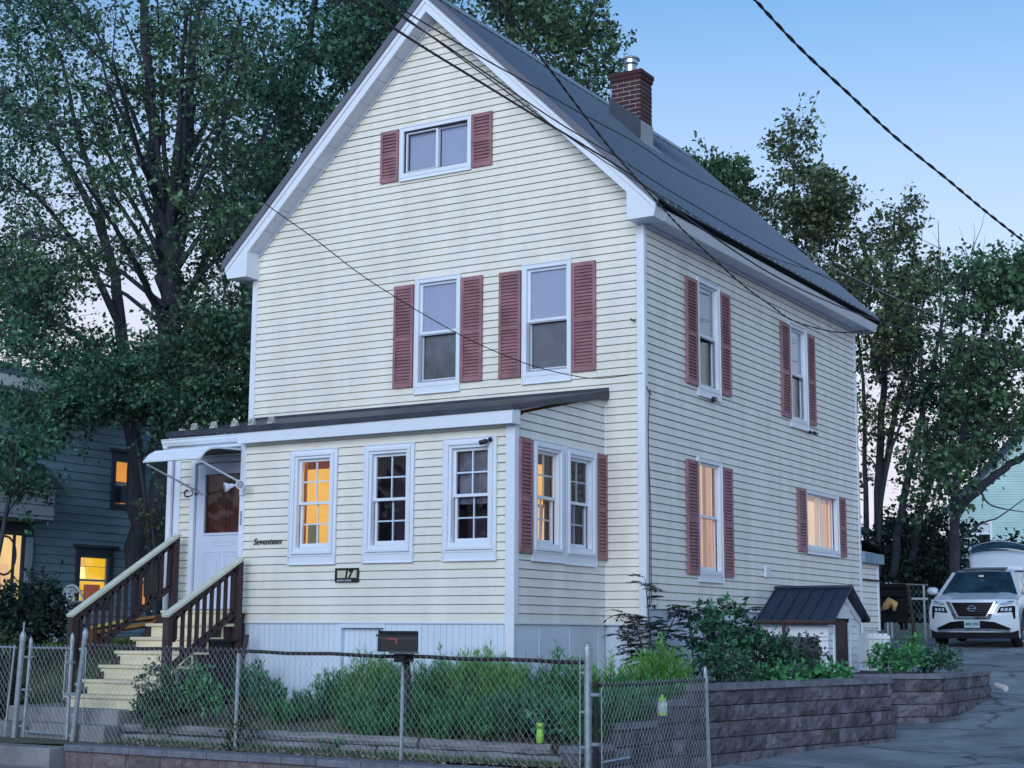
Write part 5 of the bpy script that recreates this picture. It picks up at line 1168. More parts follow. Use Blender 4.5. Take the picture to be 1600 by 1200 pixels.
# ================= leaves, trees, plants =================
mat('leaf_shrub',(.055,.20,.11),.5,island=.7,trans=.3,var=.4,vscale=3)
def leafquads(P,D,N,L,Wd):
    """P base points, D unit directions, N unit side vectors, L,W arrays -> diamond leaves"""
    L=L[:,None];Wd=Wd[:,None]
    up=np.cross(D,N); fold=.18
    a=P; b=P+D*L*.45+N*Wd*.5+up*Wd*fold; c=P+D*L; d=P+D*L*.45-N*Wd*.5+up*Wd*fold
    v=np.stack([a,b,c,d],1).reshape(-1,3); f=np.arange(len(v)).reshape(-1,4); return v,f
def unit(v): return v/np.maximum(np.linalg.norm(v,axis=-1,keepdims=True),1e-9)
def rdir(rng,n): return unit(rng.normal(size=(n,3)))
def clumps_px(rng,ells,d,dd,r,rj=.35):
    out=[]
    for e in ells:
        cx,cy,rx,ry,n=e[:5]; k=0
        while k<n:
            x,y=rng.uniform(-1,1,2)
            if x*x+y*y>1: continue
            dep=d+rng.uniform(-dd,dd); p=at(cx+x*rx,cy+y*ry,'d',dep); out.append((*p,r*(1+rng.uniform(-rj,rj)))); k+=1
    return np.array(out)
def px_line(pts,d): 
    out=[]
    for i,p in enumerate(pts): out.append(at(p[0],p[1],'d',d if len(p)<3 else d+p[2]))
    return out
def densify(pts,k=4):
    P=[Vector(p) for p in pts]; out=[]
    for i in range(len(P)-1):
        p0=P[max(i-1,0)];p1=P[i];p2=P[i+1];p3=P[min(i+2,len(P)-1)]
        for j in range(k):
            t=j/k; out.append(.5*((2*p1)+(-p0+p2)*t+(2*p0-5*p1+4*p2-p3)*t*t+(-p0+3*p1-3*p2+p3)*t**3))
    return out+[P[-1]]
def tree(name,label,cat,limbs,clumps,leafm,barkm='bark',leaf=.12,per=170,ntw=7,seed=1,group=None,aspect=.62,droop=.25,twig_r=.008,flat=.75):
    rng=np.random.default_rng(seed); base=limbs[0][0][0]
    t=thing(name,label,cat,tuple(map(float,base)),group)
    mb=MB(); sk=[];sr=[]
    for pts,r0,r1 in limbs:
        D=densify(pts,5); n=len(D); rs=[r0+(r1-r0)*(i/(n-1))**.8 for i in range(n)]
        D=[p+Vector(rng.normal(size=3)*rs[i]*.18) for i,p in enumerate(D)]
        mb.tube(D,rs,8); sk+=[(p.x,p.y,p.z) for p in D]; sr+=rs
    sk=np.array(sk); sr=np.array(sr); V=[];F=[];off=0
    order=np.argsort(np.min(np.linalg.norm(clumps[:,None,:3]-sk[None],axis=2),axis=1))
    for ci in order:
        c=clumps[ci,:3]; r=clumps[ci,3]
        dv=c-sk; dist=np.linalg.norm(dv,axis=1); cost=dist+np.where(dv[:,2]<0.15*dist,dist*.9,0)-sr*3
        k=int(np.argmin(cost)); a=sk[k]; L=dist[k]
        if L>.15:
            mid=a+(c-a)*.5+np.array([0,0,.10*L])+rng.normal(size=3)*.06*L; q=densify([a,mid,c],3); r0=min(sr[k]*.6,.012+.018*L); rs=np.linspace(r0,twig_r,len(q)); mb.tube(q,list(rs),5,cap=False)
            sk=np.vstack([sk,[(p.x,p.y,p.z) for p in q[2:]]]); sr=np.concatenate([sr,rs[2:]])
        # twigs with leaves along them
        td=rdir(rng,ntw); td[:,2]=td[:,2]*flat+.12; td=unit(td)
        for j in range(ntw):
            e=c+td[j]*r*rng.uniform(.65,1.1); m=c+(e-c)*.5+np.array([0,0,.06*r]); mb.tube([c,m,e],[twig_r,twig_r*.7,twig_r*.35],3,cap=False)
        n=max(6,int(per*(r**2)*rng.uniform(.6,1.3))); j=rng.integers(0,ntw,n); s=rng.uniform(.15,1.12,n)**.7
        P=c+td[j]*(r*s)[:,None]+rng.normal(size=(n,3))*(r*.105)
        Dl=unit(td[j]*.6+rng.normal(size=(n,3))*.8+np.array([0,0,-droop])); N=unit(np.cross(Dl,rdir(rng,n))); Ls=leaf*rng.uniform(.5,1.6,n)
        v,f=leafquads(P,Dl,N,Ls,Ls*aspect); V.append(v);F.append(f+off);off+=len(v)
    mb.build('trunk',barkm,t,smooth=True,fix=False)
    if V: npmesh('crown',np.concatenate(V),np.concatenate(F),leafm,t)
    return t
# ---- left trees
def seg(*a): return list(a)
rg=np.random.default_rng(21)
D1=27.0
limbs=[(px_line([(243,930),(250,800),(258,680),(266,560),(268,430)],D1),.20,.21),
 (px_line([(266,450),(258,360),(246,280),(237,180),(229,90),(222,-20),(214,-120)],D1),.20,.05),
 (px_line([(270,440),(280,350),(289,260,.5),(297,180,1),(300,90,1.4),(312,0,2),(330,-100,2.4)],D1),.17,.04),
 (px_line([(264,400),(272,300,-.5),(281,210,-1),(284,110,-1.5),(292,20,-2)],D1),.09,.03),
 (px_line([(262,520),(240,470,-.6),(205,400,-1.5),(170,340,-2.2),(130,280,-3)],D1),.09,.02),
 (px_line([(272,500),(310,430,.8),(350,350,1.5),(395,270,2.2),(420,190,3)],D1),.10,.025),
 (px_line([(256,330),(225,260,-1),(200,180,-2),(175,90,-3)],D1),.07,.02),
 (px_line([(290,250,.5),(330,180,1),(360,90,1.5),(380,10,2)],D1),.07,.02)]
_r=np.random.default_rng(5)
for (x0,y0,x1,y1) in ((255,430,60,180),(250,400,110,110),(248,370,150,60),(262,480,20,330),(256,330,190,20),(262,300,245,-20),(284,300,330,-20),(290,330,400,40),(278,420,450,150),(275,470,430,300),(270,380,350,180),(245,300,170,130),(240,250,120,-20),(268,520,90,430),(262,350,300,120),(286,280,300,-30)):
    dd=_r.uniform(-2.2,.5); mx_=(x0+x1)/2+_r.uniform(-12,12); my_=(y0+y1)/2-_r.uniform(5,30); limbs.append((px_line([(x0,y0,-.2),(mx_,my_,dd*.6),(x1,y1,dd)],D1),.055,.012))
cl=clumps_px(rg,[(200,60,190,80,24),(320,100,95,105,23),(160,190,150,60,15),(250,260,110,80,9),(350,300,60,110,14),(100,300,90,40,7),(270,400,100,40,6),(330,520,60,70,16),(370,440,30,110,12),(110,400,110,45,16),(250,590,80,40,14),(200,-60,260,60,14)],D1,3.0,.62)
tree('maple_tree','tallest dark maple with a forked trunk rising between the two houses','tree',limbs,cl,'leaf_maple',seed=2,per=440,leaf=.082,ntw=10)
D2=31.0
limbs=[(px_line([(215,900),(212,760),(205,650),(192,560),(186,470),(165,380),(130,300),(90,230),(60,160)],D2),.22,.03),
 (px_line([(190,520),(150,430,-.5),(110,370,-1),(60,310,-2),(10,270,-3)],D2),.09,.02),
 (px_line([(170,400),(150,300,.5),(120,200,1),(95,90,1),(50,0,2)],D2),.08,.02),
 (px_line([(198,600),(140,540,-1),(80,500,-1.5),(20,480,-2)],D2),.08,.02)]
cl=clumps_px(rg,[(50,40,90,70,18),(30,150,60,60,13),(50,400,70,50,14),(30,500,60,60,17),(120,580,110,35,20),(110,240,80,25,4),(10,280,30,50,6),(-30,200,50,250,12),(60,450,60,30,10)],D2,2.5,.72)
tree('maple_tree','leaning maple with pale slanting limbs at the far left','tree',limbs,cl,'leaf_teal',seed=3,per=430,leaf=.085,ntw=10)
D3=34.0
limbs=[(px_line([(395,760),(390,560),(392,430),(410,320),(440,220),(470,120),(490,20),(500,-80)],D3),.25,.05),
 (px_line([(396,420),(360,330),(350,250,1),(352,160,1)],D3),.10,.03),(px_line([(425,280),(480,210,1),(530,140,1),(570,60,2)],D3),.10,.02),(px_line([(450,190),(420,110,-1),(400,40,-1.5)],D3),.07,.02)]
cl=clumps_px(rg,[(500,130,95,80,27),(570,60,85,70,20),(440,230,70,90,24),(520,-20,120,40,12),(390,340,50,70,16),(620,30,60,50,12)],D3,2.8,.8)
tree('maple_tree','leafy green tree whose crown shows over the left slope of the gable','tree',limbs,cl,'leaf_teal',seed=4,per=360,leaf=.11,ntw=10)
D4=40.0
limbs=[(px_line([(820,700),(815,400),(810,200),(800,60),(790,-80)],D4),.30,.10),(px_line([(812,220),(870,130),(910,60),(930,0)],D4),.12,.03),(px_line([(810,160),(760,80),(720,10)],D4),.10,.03),(px_line([(850,170),(900,140),(945,110)],D4),.06,.02)]
cl=clumps_px(rg,[(790,10,90,50,20),(850,50,70,50,17),(905,105,45,45,13),(920,60,30,50,7),(770,-40,150,40,14)],D4,2.5,.85)
tree('maple_tree','tree behind the ridge whose crown shows between the gable peak and the chimney','tree',limbs,cl,'leaf_maple',seed=5,per=230,leaf=.12,ntw=10)
# understory, left
for i,(ell,d,base,lab,m) in enumerate((
  ([(330,600,75,60,26),(350,520,50,60,14),(350,650,40,50,12),(300,690,40,20,6)],25.5,(345,1000),'dark understorey tree against the left corner board of the house','leaf_teal'),
  ([(200,605,95,32,26),(120,630,90,22,17),(60,640,50,18,7)],26.5,(246,1000),'low spreading dark tree in front of the blue neighbour house','leaf_teal'),
  ([(30,690,50,18,6),(5,745,25,25,5),(40,780,18,10,2)],24.5,(-40,1000),'dark leafy branches hanging over the blue house at the left edge','leaf_teal'),
  ([(236,800,8,35,2)],26.0,(240,1000),'thin leafy sapling in front of the upper glowing window','leaf_olive'))):
    b=at(*base,'d',d); cl=clumps_px(rg,ell,d,1.2,.62)
    top=at(ell[0][0],ell[0][1],'d',d)
    tree('understory_tree',lab,'tree',[([b,(b+top)/2+np.array([.1,0,0]),top],.06,.02)],cl,m,seed=30+i,per=520,leaf=.075,group=None)
# ---- right trees
D5=44.0
limbs=[(px_line([(1262,930),(1255,700),(1250,520),(1244,400),(1240,280),(1238,200)],D5),.20,.008),
 (px_line([(1252,560),(1290,450),(1310,370),(1330,300)],D5),.10,.02),(px_line([(1248,520),(1200,440),(1170,380),(1150,330)],D5),.09,.02),(px_line([(1256,640),(1330,520),(1350,430)],D5),.09,.02)]
cl=clumps_px(rg,[(1250,300,55,35,18),(1245,350,70,35,22),(1300,330,45,50,16),(1210,420,80,40,18),(1320,400,50,50,14),(1240,235,30,30,5),(1237,200,14,16,2),(1290,480,60,60,14)],D5,2,.62)
tree('tall_tree','tall slender tree with a sparse dead top right of the chimney','tree',limbs,cl,'leaf_olive',seed=6,per=260,leaf=.13,ntw=9)
limbs=[(px_line([(1130,600),(1128,400),(1125,300),(1120,262)],46),.12,.03)]
tree('tall_tree','small round tree top peeping over the roof slope below the chimney','tree',limbs,clumps_px(rg,[(1135,280,40,30,14),(1110,268,22,16,6),(1160,320,30,40,10)],46,1.2,.7),'leaf_maple',seed=7,per=260,leaf=.14)
D6=41.0
limbs=[(px_line([(1368,960),(1372,800),(1378,650),(1385,520),(1392,420),(1398,330)],D6),.16,.03),(px_line([(1376,760),(1405,620),(1430,520),(1450,450)],D6),.11,.02),(px_line([(1355,930),(1352,760),(1350,620),(1340,520)],D6),.10,.03),(px_line([(1380,600),(1350,500),(1335,430)],D6),.07,.02)]
cl=clumps_px(rg,[(1395,360,35,35,11),(1400,430,60,55,28),(1370,520,60,60,26),(1420,520,50,60,18),(1380,600,50,50,9),(1350,700,30,60,4),(1460,440,20,20,3),(1400,700,60,60,3)],D6,2,.52)
tree('tall_tree','slender many stemmed tree right behind the rear corner of the house','tree',limbs,cl,'leaf_olive',seed=8,per=320,leaf=.12,ntw=9)
D7=39.0
limbs=[(px_line([(1395,900),(1412,780),(1440,650),(1465,540),(1480,460)],D7),.13,.03),(px_line([(1425,880),(1440,800),(1480,680),(1510,590)],D7),.11,.03),(px_line([(1372,900),(1378,780),(1400,680),(1440,600)],D7),.08,.02)]
cl=clumps_px(rg,[(1440,600,60,45,15),(1500,630,50,60,17),(1480,700,60,40,10),(1430,740,40,60,2)],D7,1.8,.62)
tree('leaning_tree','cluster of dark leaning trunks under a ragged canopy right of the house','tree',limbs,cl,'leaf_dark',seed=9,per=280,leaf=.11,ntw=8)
D8=36.0
limbs=[(px_line([(1494,960),(1493,880),(1492,790),(1500,700),(1520,600),(1540,500)],D8),.16,.05),(px_line([(1493,800),(1530,765),(1565,735),(1600,712),(1660,680)],D8),.13,.06),(px_line([(1510,650),(1560,580),(1600,540)],D8),.09,.03),(px_line([(1530,765),(1550,790),(1600,800)],D8),.03,.01),(px_line([(1493,850),(1530,820),(1560,808),(1600,780)],D8),.035,.01)]
cl=clumps_px(rg,[(1545,450,60,35,26),(1590,440,40,40,12),(1510,520,40,40,14),(1590,560,50,25,9),(1520,610,50,30,12),(1580,650,50,25,10),(1500,700,60,35,16),(1480,740,50,40,14),(1640,550,40,150,12)],D8,2,.62)
tree('maple_tree','broad dark maple at the right edge with a limb reaching over the mint house','tree',limbs,cl,'leaf_maple',seed=10,per=300,leaf=.12,ntw=9)
# dark thicket behind the yard
for i,(ell,d,lab) in enumerate((([(1385,870,45,30,20),(1400,900,40,40,20)],40,'dark thicket directly behind the rear corner of the house'),([(1450,850,50,35,20),(1455,890,45,40,22)],41,'dark thicket left of the mint house behind the car'),([(1565,880,50,14,10),(1590,900,30,30,8)],43,'low dark bushes under the window of the mint house'))):
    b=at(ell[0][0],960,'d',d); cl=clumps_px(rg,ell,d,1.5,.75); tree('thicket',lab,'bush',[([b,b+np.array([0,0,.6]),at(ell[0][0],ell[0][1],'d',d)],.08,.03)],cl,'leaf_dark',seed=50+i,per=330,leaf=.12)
# bare snags
for i,(pts,lab) in enumerate((([(1470,700),(1470,520),(1468,440),(1466,345)],'bare dead snag standing left of the right hand maple'),([(1498,560),(1505,480),(1512,430),(1520,385)],'bare twiggy snag above the right hand maple'),([(1445,700),(1440,560),(1430,460),(1432,400)],'thin bare snag close to the slender many stemmed tree'))):
    L=px_line(pts,47); rr=np.random.default_rng(70+i); mb=MB(); D=densify(L,6); mb.tube(D,list(np.linspace(.05,.008,len(D))),5)
    for j in range(14):
        k=int(rr.integers(len(D)//3,len(D)-1)); a=D[k]; dr=Vector((rr.normal()*.5,rr.normal()*.3,1.0)).normalized(); L_=rr.uniform(.6,1.6); e=a+dr*L_*.6+Vector((rr.normal()*.3,0,0)); mb.tube([a,e,e+dr*L_*.4],[.016,.008,.004],3,cap=False)
    tag(mb.build('dead_tree','bark_pale',None,fix=False),lab,'tree')
rng=np.random.default_rng(78); n=14000; t=rng.uniform(0,1,n); P=np.stack([-75+95*t,rng.uniform(60,72,n),rng.uniform(0,1,n)**.8*(4.2+1.2*np.sin(t*31)+.7*np.sin(t*77))-.3],1)
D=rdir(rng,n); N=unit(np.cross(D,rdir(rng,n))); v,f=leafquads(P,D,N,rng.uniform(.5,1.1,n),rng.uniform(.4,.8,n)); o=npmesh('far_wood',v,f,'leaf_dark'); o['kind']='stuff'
# wooded far side of the street, behind the camera (reflected in the panes)
rng=np.random.default_rng(77); n=16000; P=np.stack([rng.uniform(-75,70,n),rng.uniform(-52,-42,n),-1.8+11*rng.uniform(0,1,n)**.8*(.75+.25*np.sin(np.linspace(0,1,n)*0+rng.uniform(-75,70,n)*0))],1)
P[:,2]=-1.8+(P[:,2]+1.8)*(.7+.3*np.sin(P[:,0]*.35)+.15*np.sin(P[:,0]*.9)); D=rdir(rng,n); N=unit(np.cross(D,rdir(rng,n))); v,f=leafquads(P,D,N,rng.uniform(.8,1.6,n),rng.uniform(.5,1.0,n)); o=npmesh('woods',v,f,'leaf_dark'); o['kind']='stuff'
# ---- herbaceous plants
def stalk_plant(name,label,c,n,H,spread,L,wid,m,seed,per=26,lean=.25,up=.7,group=None,cat='plant'):
    rng=np.random.default_rng(seed); t=thing(name,label,cat,tuple(map(float,c)),group); c=np.array(c,float)
    mb=MB(); P=[];D=[];LL=[]
    for i in range(n):
        a=rng.uniform(0,2*math.pi); q=spread*math.sqrt(rng.uniform()); b=c+np.array([q*math.cos(a)*.6,q*math.sin(a)*.6,0]); h=H*rng.uniform(.65,1.05)*(1-.25*q/spread)
        tip=b+np.array([q*math.cos(a)*lean+rng.normal()*.04,q*math.sin(a)*lean+rng.normal()*.04,h]); mid=(b+tip)/2+np.array([rng.normal()*.02,rng.normal()*.02,0])
        mb.tube([b,mid,tip],[.005,.004,.002],3,cap=False)
        s=np.sort(rng.uniform(.12,1.0,per)); pos=np.where(s[:,None]<.5,b+(mid-b)*(s*2)[:,None],mid+(tip-mid)*((s-.5)*2)[:,None])
        ang=np.arange(per)*2.4+rng.uniform(0,6); d=np.stack([np.cos(ang),np.sin(ang),np.full(per,up)+s*.6],1)+rng.normal(size=(per,3))*.18
        P.append(pos);D.append(unit(d));LL.append(L*(1.15-.55*s)*rng.uniform(.7,1.2,per))
    P=np.concatenate(P);D=np.concatenate(D);LL=np.concatenate(LL)
    N=unit(np.cross(D,np.array([0,0,1.0])+rng.normal(size=P.shape)*.25)); v,f=leafquads(P,D,N,LL,LL*wid)
    mb.build('stems','stem_green',t,fix=False); npmesh('leaves',v,f,m,t); return t
def bed_z(x,y): return -1.18 if y<-2.25 and x>-.2 else lz(min(x,-.01),y)
spots=[ # px, Y, height, spread, stems, leafL, wid, mat, label
 (392,-2.75,.72,.22,16,.13,.24,'leaf_blue','silvery leaved tall plant by the wooden stake at the left of the bed'),
 (425,-2.95,.50,.20,16,.12,.24,'leaf_blue','broad leaved plant in the gap right of the wooden stake'),
 (450,-3.35,.30,.28,26,.09,.2,'leaf_bed','low green clump in front of the bare white skirt'),
 (490,-3.2,.42,.26,26,.10,.2,'leaf_blue','grey green clump below the white skirt, left of the taller plants'),
 (530,-3.0,.62,.28,34,.11,.17,'leaf_bed','green clump under the small skirt window'),
 (575,-2.9,.85,.32,46,.12,.13,'leaf_lime','tall bright goldenrod left of the mailbox'),
 (560,-3.55,.50,.30,40,.10,.16,'leaf_bed','bushy green clump behind the fence left of the mailbox'),
 (620,-3.1,.66,.30,44,.11,.14,'leaf_bed','green clump directly below the mailbox'),
 (672,-3.0,.74,.30,46,.12,.13,'leaf_bed','tall grassy clump right of the mailbox'),
 (650,-3.6,.50,.30,40,.10,.16,'leaf_bed','lower clump by the mailbox post'),
 (735,-2.9,.82,.34,52,.13,.12,'leaf_lime','tall lime green clump with pointed tips in the middle of the bed'),
 (720,-3.6,.52,.30,42,.11,.15,'leaf_bed','bushy clump before the tall lime green one'),
 (785,-2.95,.76,.30,46,.13,.12,'leaf_lime','bright clump against the porch corner'),
 (790,-3.6,.52,.30,42,.10,.16,'leaf_blue','dark leaved clump behind the fence near the green cup'),
 (845,-3.0,.62,.30,44,.12,.14,'leaf_bed','green clump right of the porch corner'),
 (865,-3.5,.50,.28,38,.10,.17,'leaf_blue','shaded clump above the green cup'),
 (872,-2.3,.95,.24,26,.14,.20,'leaf_bed','tall lily like plant with upright leafy stems by the corner post'),
 (905,-2.5,.86,.22,28,.12,.17,'leaf_bed','pale green plant just left of the corner post'),
 (955,-2.6,.86,.28,38,.14,.13,'leaf_lime','bright clump right of the corner post'),
 (1000,-2.5,.90,.30,44,.15,.12,'leaf_lime','brightest tall clump behind the side fence'),
 (1045,-2.2,.86,.30,44,.15,.12,'leaf_lime','bright clump under the dark sapling'),
 (960,-3.5,.60,.30,40,.11,.16,'leaf_blue','shaded clump behind the near half of the side fence'),
 (1010,-3.2,.62,.30,40,.11,.16,'leaf_bed','shaded clump beside the jar lantern'),
 (1060,-2.7,.66,.26,34,.11,.17,'leaf_blue','dark green clump at the end of the side fence'),
 (985,-3.05,.72,.28,36,.12,.15,'leaf_bed','middle clump of the shaded plants seen through the side fence'),
 (1035,-2.45,.80,.28,36,.13,.14,'leaf_bed','tall clump just left of the far post of the side fence'),
 (945,-3.95,.50,.24,30,.11,.16,'leaf_bed','low clump right behind the corner post'),
 (600,-2.55,.70,.26,30,.13,.13,'leaf_bed','back row clump against the skirt left of the mailbox'),
 (700,-2.5,.74,.28,32,.13,.13,'leaf_bed','back row clump against the skirt right of the mailbox'),
 (760,-2.5,.82,.26,32,.14,.12,'leaf_lime','back row clump with yellowish tips near the porch corner'),
 (825,-2.45,.66,.26,30,.12,.14,'leaf_bed','back row clump just past the porch corner'),
 (690,-3.85,.36,.26,30,.09,.17,'leaf_bed','low front row clump right of the mailbox post'),
 (590,-3.85,.34,.26,30,.09,.17,'leaf_bed','low front row clump left of the mailbox post'),
 (750,-3.85,.38,.26,30,.09,.17,'leaf_bed','low front row clump in front of the long timber')]
for i,(px,Y,h,sp,n,L,wd,m,lab) in enumerate(spots):
    x=min(at(px,1050,'Y',Y)[0],1.30); z=-1.18 if (x>-.2 and Y<-2.2) else lz(min(x,-.01),Y)-.02
    if x>-.2 and Y>-2.2: z=-.74
    stalk_plant('perennial',lab,(x,Y,z),int(n*2.1),h*1.02,sp*1.08,L,wd*1.15,m,100+i,per=26)
def shrub(name,label,c,ell,n,r,m,leaf,per,seed,asp=.5,cat='shrub',droop=.1):
    """ell: half sizes in metres round c (centre of foliage)"""
    rng=np.random.default_rng(seed); c=np.array(c,float); cl=[]
    while len(cl)<n:
        q=rng.uniform(-1,1,3)
        if q@q<1: cl.append((*(c+q*np.array(ell)),r*rng.uniform(.7,1.3)))
    b=c-np.array([0,0,ell[2]*1.25]); return tree(name,label,cat,[([b,(b+c)/2,c],.025,.012)],np.array(cl),m,leaf=leaf,per=per,ntw=6,seed=seed,aspect=asp,droop=droop,twig_r=.003,flat=1)
shrub('shrub','upright bushy shrub in front of the cream steps',at(248,1085,'Y',-4.15),(.33,.16,.33),34,.15,'leaf_teal',.045,2400,201)
shrub('shrub','leafy shrub in the shade under the right stair railing',at(318,1075,'Y',-3.9),(.28,.2,.26),24,.15,'leaf_bed',.05,2200,202)
shrub('vine','yellow green weedy vine growing up the fence near the second post',at(372,1140,'Y',-4.40),(.20,.06,.26),22,.11,'leaf_olive',.045,2600,203,cat='vine')
shrub('shrub','dark rounded bush in front of the broad lit window at the left edge',at(35,960,'d',21.5),(.75,.5,.50),60,.26,'leaf_dark',.07,1200,204)
shrub('hedge','dark hedge left of the gate at the picture edge',at(-8,1085,'Y',-4.0),(.28,.35,.55),50,.18,'leaf_dark',.06,1800,205,cat='hedge')
shrub('shrub','small pale green bush behind the left gate post',at(8,1010,'d',20.5),(.3,.3,.18),14,.16,'leaf_olive',.07,900,206)
# sapling with pinnate leaves
def pinnate(name,label,stems,m,seed,nfr,FL,ll):
    rng=np.random.default_rng(seed); t=thing(name,label,'sapling',tuple(map(float,stems[0][0]))); mb=MB(); P=[];D=[];N=[];LL=[]
    for pts in stems:
        S=densify(pts,6); mb.tube(S,list(np.linspace(.014,.005,len(S))),5)
        for k in range(nfr):
            s=S[int(rng.integers(len(S)//4,len(S)))]; a=rng.uniform(0,2*math.pi); d=np.array([math.cos(a),math.sin(a),rng.uniform(.1,.8)]); d/=np.linalg.norm(d); L=FL*rng.uniform(.6,1.2)
            q=[np.array(s)+d*L*u+np.array([0,0,-.35*L*u*u]) for u in np.linspace(0,1,6)]; mb.tube(q,.003,3,cap=False)
            side=unit(np.cross(d,[0,0,1.0]))
            for u in np.linspace(.25,1,7):
                i=min(4,int(u*5)); b=q[i]+(q[i+1]-q[i])*(u*5-i); fw=unit(q[i+1]-q[i])
                for sg in ((-1,1) if u<.99 else (0,)):
                    dd=unit(fw*(.5 if sg else 1)+side*sg*.9+rng.normal(size=3)*.12+np.array([0,0,-.15])); P.append(b);D.append(dd);N.append(unit(np.cross(dd,np.array([0,0,1.0])+rng.normal(size=3)*.2)));LL.append(ll*rng.uniform(.75,1.2))
    LL=np.array(LL); v,f=leafquads(np.array(P),np.array(D),np.array(N),LL,LL*.38); mb.build('stems','bark',t,fix=False); npmesh('leaves',v,f,m,t)
B=lambda px,py,d:at(px,py,'d',d)
pinnate('sapling','dark sapling with drooping pinnate leaves in front of the house corner',[[B(1018,1060,18.6),B(1015,980,18.6),B(1008,905,18.6)],[B(1025,1060,18.4),B(1040,1000,18.4),B(1060,950,18.4)],[B(1010,1060,18.8),B(1000,1000,18.8),B(985,960,18.8)],[B(1015,1050,18.2),B(1000,1020,18.2),B(975,995,18.2)]],'leaf_dark',301,26,.30,.095)
pinnate('sapling','wide dark sapling between the house corner and the bulkhead',[[B(1085,1070,19.0),B(1080,1000,19.0),B(1072,950,19.0)],[B(1095,1070,19.2),B(1110,1000,19.2),B(1120,945,19.2)],[B(1130,1070,19.0),B(1150,1000,19.0),B(1165,955,19.0)]],'leaf_dark',302,30,.28,.09)
shrub('shrub','mid green shrub left of the bulkhead roof',at(1128,990,'d',19.0),(.42,.3,.36),36,.15,'leaf_shrub',.075,1300,207)
shrub('shrub','dense dark green shrub at the left front of the bulkhead',at(1195,1018,'d',19.4),(.46,.3,.28),48,.17,'leaf_teal',.055,1900,208)
shrub('shrub','leafy shrub spilling over the near end of the tall block wall',at(1120,1045,'d',17.6),(.36,.3,.26),34,.15,'leaf_teal',.05,2300,209)
shrub('shrub','twiggy shrub at the dark opening of the bulkhead',at(1262,1020,'d',20.0),(.20,.2,.26),16,.14,'leaf_dark',.05,1500,210)
shrub('groundcover','low green plants along the top of the tall block wall',at(1290,1051,'d',19.6),(.42,.25,.07),26,.10,'leaf_bed',.06,2600,211,cat='plant')
shrub('groundcover','low green plants at the middle of the tall block wall',at(1215,1055,'d',18.3),(.42,.22,.08),24,.10,'leaf_bed',.055,2600,212,cat='plant')
shrub('groundcover','dense green bed plants on the rear block wall, left half',at(1395,1030,'d',21.8),(.42,.35,.15),40,.13,'leaf_bed',.055,2300,213,cat='plant')
shrub('groundcover','dense green bed plants on the rear block wall, right half',at(1455,1032,'d',22.3),(.40,.35,.12),36,.12,'leaf_teal',.055,2300,214,cat='plant')
shrub('shrub','taller tuft of leaves round the dark pole in the rear bed',at(1425,1012,'d',22.8),(.18,.18,.16),12,.12,'leaf_bed',.06,1800,215)
shrub('ivy','trailing green leaves over the timber end near the lime cup',at(860,1130,'Y',-3.85),(.25,.12,.12),14,.13,'leaf_blue',.07,1300,216,cat='plant')
shrub('weed','small weed growing between the timbers left of the mailbox post',at(515,1168,'Y',-4.2),(.12,.06,.05),6,.07,'leaf_bed',.04,3500,217,cat='plant')
# grass tufts: lawn left, rear lawn, path edge
def grass(name,boxes,m='grass',seed=5):
    rng=np.random.default_rng(seed); P=[]
    for (x0,x1,y0,y1,n,zf) in boxes:
        x=rng.uniform(x0,x1,n); y=rng.uniform(y0,y1,n); P.append(np.stack([x,y,[zf(a,b) for a,b in zip(x,y)]],1))
    P=np.concatenate(P); n=len(P); D=unit(np.stack([rng.normal(size=n)*.45,rng.normal(size=n)*.45,np.ones(n)],1)); N=unit(np.cross(D,rdir(rng,n))); L=rng.uniform(.03,.10,n); v,f=leafquads(P,D,N,L,np.full(n,.012)); o=npmesh(name,v,f,m); o['kind']='stuff'; return o
grass('grass',[(-14,-6.7,-3.9,2.5,26000,lz),(-12,-6.2,-4.4,-3.9,1500,lz),(-4.6,1.3,-4.45,-4.15,1600,lambda x,y:-1.38),(-4.2,-3,9,22,4000,lambda x,y:lz(x,y)+.01)])
# dead leaves by the low wall
rng=np.random.default_rng(9); n=900; P=np.stack([rng.uniform(-4.5,1.5,n),rng.uniform(-4.75,-4.12,n),np.full(n,-1.362)],1); D=unit(np.stack([rng.normal(size=n),rng.normal(size=n),rng.normal(size=n)*.3],1)); N=unit(np.cross(D,rdir(rng,n)))
mat('dead_leaf',(.20,.16,.13),.8,island=.6); v,f=leafquads(P,D,N,rng.uniform(.02,.06,n),rng.uniform(.015,.035,n)); o=npmesh('dead_leaves',v,f,'dead_leaf'); o['kind']='stuff'
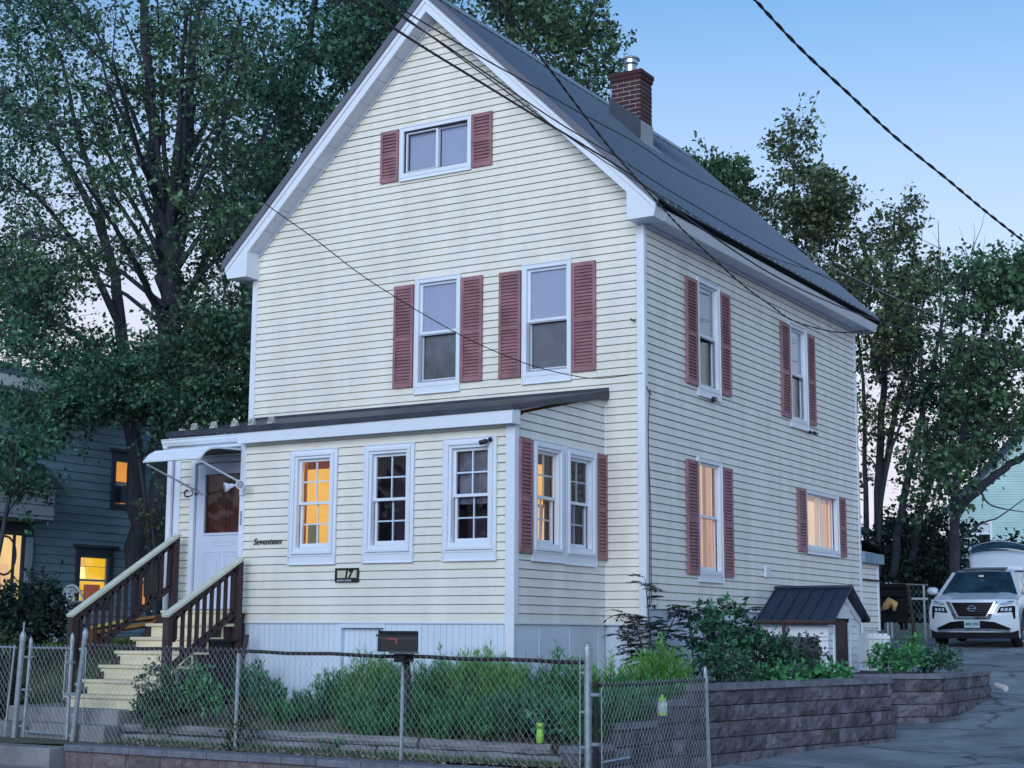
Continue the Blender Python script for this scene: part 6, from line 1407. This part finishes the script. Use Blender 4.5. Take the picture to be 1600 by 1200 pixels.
# ================= cables =================
def cable(label,pts,r,name='utility_cable',twist=False,cat='cable',m='cable_black',group=None):
    P=[at(p[0],p[1],'d',p[2]) for p in pts]; D=densify(P,8); mb=MB(); 
    if twist:
        for ph in (0,math.pi): mb.tube([tuple(q+Vector((CR*math.cos(i*.55+ph)+CU*math.sin(i*.55+ph)))*r*.8) for i,q in enumerate(densify(P,26))],r*.8,5,cap=False)
    else: mb.tube(D,r,6)
    return tag(mb.build(name,m,None,smooth=True,fix=False),label,cat,group)
cable('thick twisted cable sweeping alone across the blue sky at the upper right',[(1165,-15,9),(1180,0,9.1),(1250,75,9.6),(1330,150,10.2),(1400,215,10.8),(1480,280,11.5),(1540,330,12),(1600,377,12.6),(1640,405,13)],.0075,twist=True)
cable('thickest cable across the gable, lowest of the bundle',[(535,-10,10),(600,34,10.6),(670,79,11.3),(747,126,12.1),(841,184,13.2),(904,222,14),(988,275,15.2),(1060,331,16.5),(1200,425,19),(1310,478,21.5),(1400,510,24),(1500,540,27),(1620,575,31)],.0095)
cable('middle cable of the bundle crossing the gable',[(578,-10,10.2),(630,28,10.8),(695,70,11.5),(779,128,12.6),(872,191,13.8),(966,247,15),(1060,306,16.6),(1200,387,19),(1310,443,21.5),(1423,490,25),(1513,525,28),(1610,558,32)],.0062)
cable('middle cable running just beside its neighbour over the gable',[(590,-8,10.3),(640,32,10.9),(700,76,11.6),(779,134,12.6),(866,198,13.6),(960,262,15),(1060,322,16.6),(1180,392,18.6),(1300,435,21.3),(1380,479,24),(1471,513,27)],.0055)
cable('uppermost cable of the bundle, passing below the gable peak',[(590,-12,11),(634,18,11.4),(680,46,12),(760,94,13),(816,125,13.8),(904,175,15),(997,225,16.5),(1060,266,17.6),(1180,326,20),(1300,396,23),(1401,444,26),(1487,481,29),(1610,530,33)],.0065)
cable('pale cable sagging in front of the right hand maple',[(1180,345,20),(1300,417,22.5),(1423,476,26),(1513,513,29),(1600,548,32),(1640,562,33)],.006,m='frame_grey')
q=lambda x,y,z:None
cable('service drop cable dipping across the roof to the rear eave',[(770,-12,12),(832,72,13),(872,125,13.8),(919,188,14.8),(966,247,16),(997,281,17),(1032,321,18.2),(1066,358,19.3),(1116,405,20.6),(1163,447,21.8),(1203,476,22.9),(1242,502,24),(1308,519,25.5),(1358,516,26.4)],.0085,twist=True)
cable('thin telephone wire running from the left tree to the front corner of the house',[(45,-12,13),(140,75,13.6),(224,160,14.3),(330,252,15.2),(413,317,16),(490,372,16.7),(580,440,17.5),(715,521,18.4),(819,567,18.9),(896,587,19.15),(939,591,19.25),(1004,583,19.3)],.0055)
mb=MB(); mb.tube([(.03,.015,2.98),(.06,.0,2.9),(.07,.06,2.87),(.04,.08,2.95),(.03,.05,2.5),(.035,.055,1.0),(.03,.05,.2)],.006,5); mb.tube([(.03,.05,2.2),(.028,.11,1.4),(.03,.10,.25)],.004,4)
tag(mb.build('wall_cable','cable_black',None),'thin black cable running down the side wall beside the front corner board','cable')
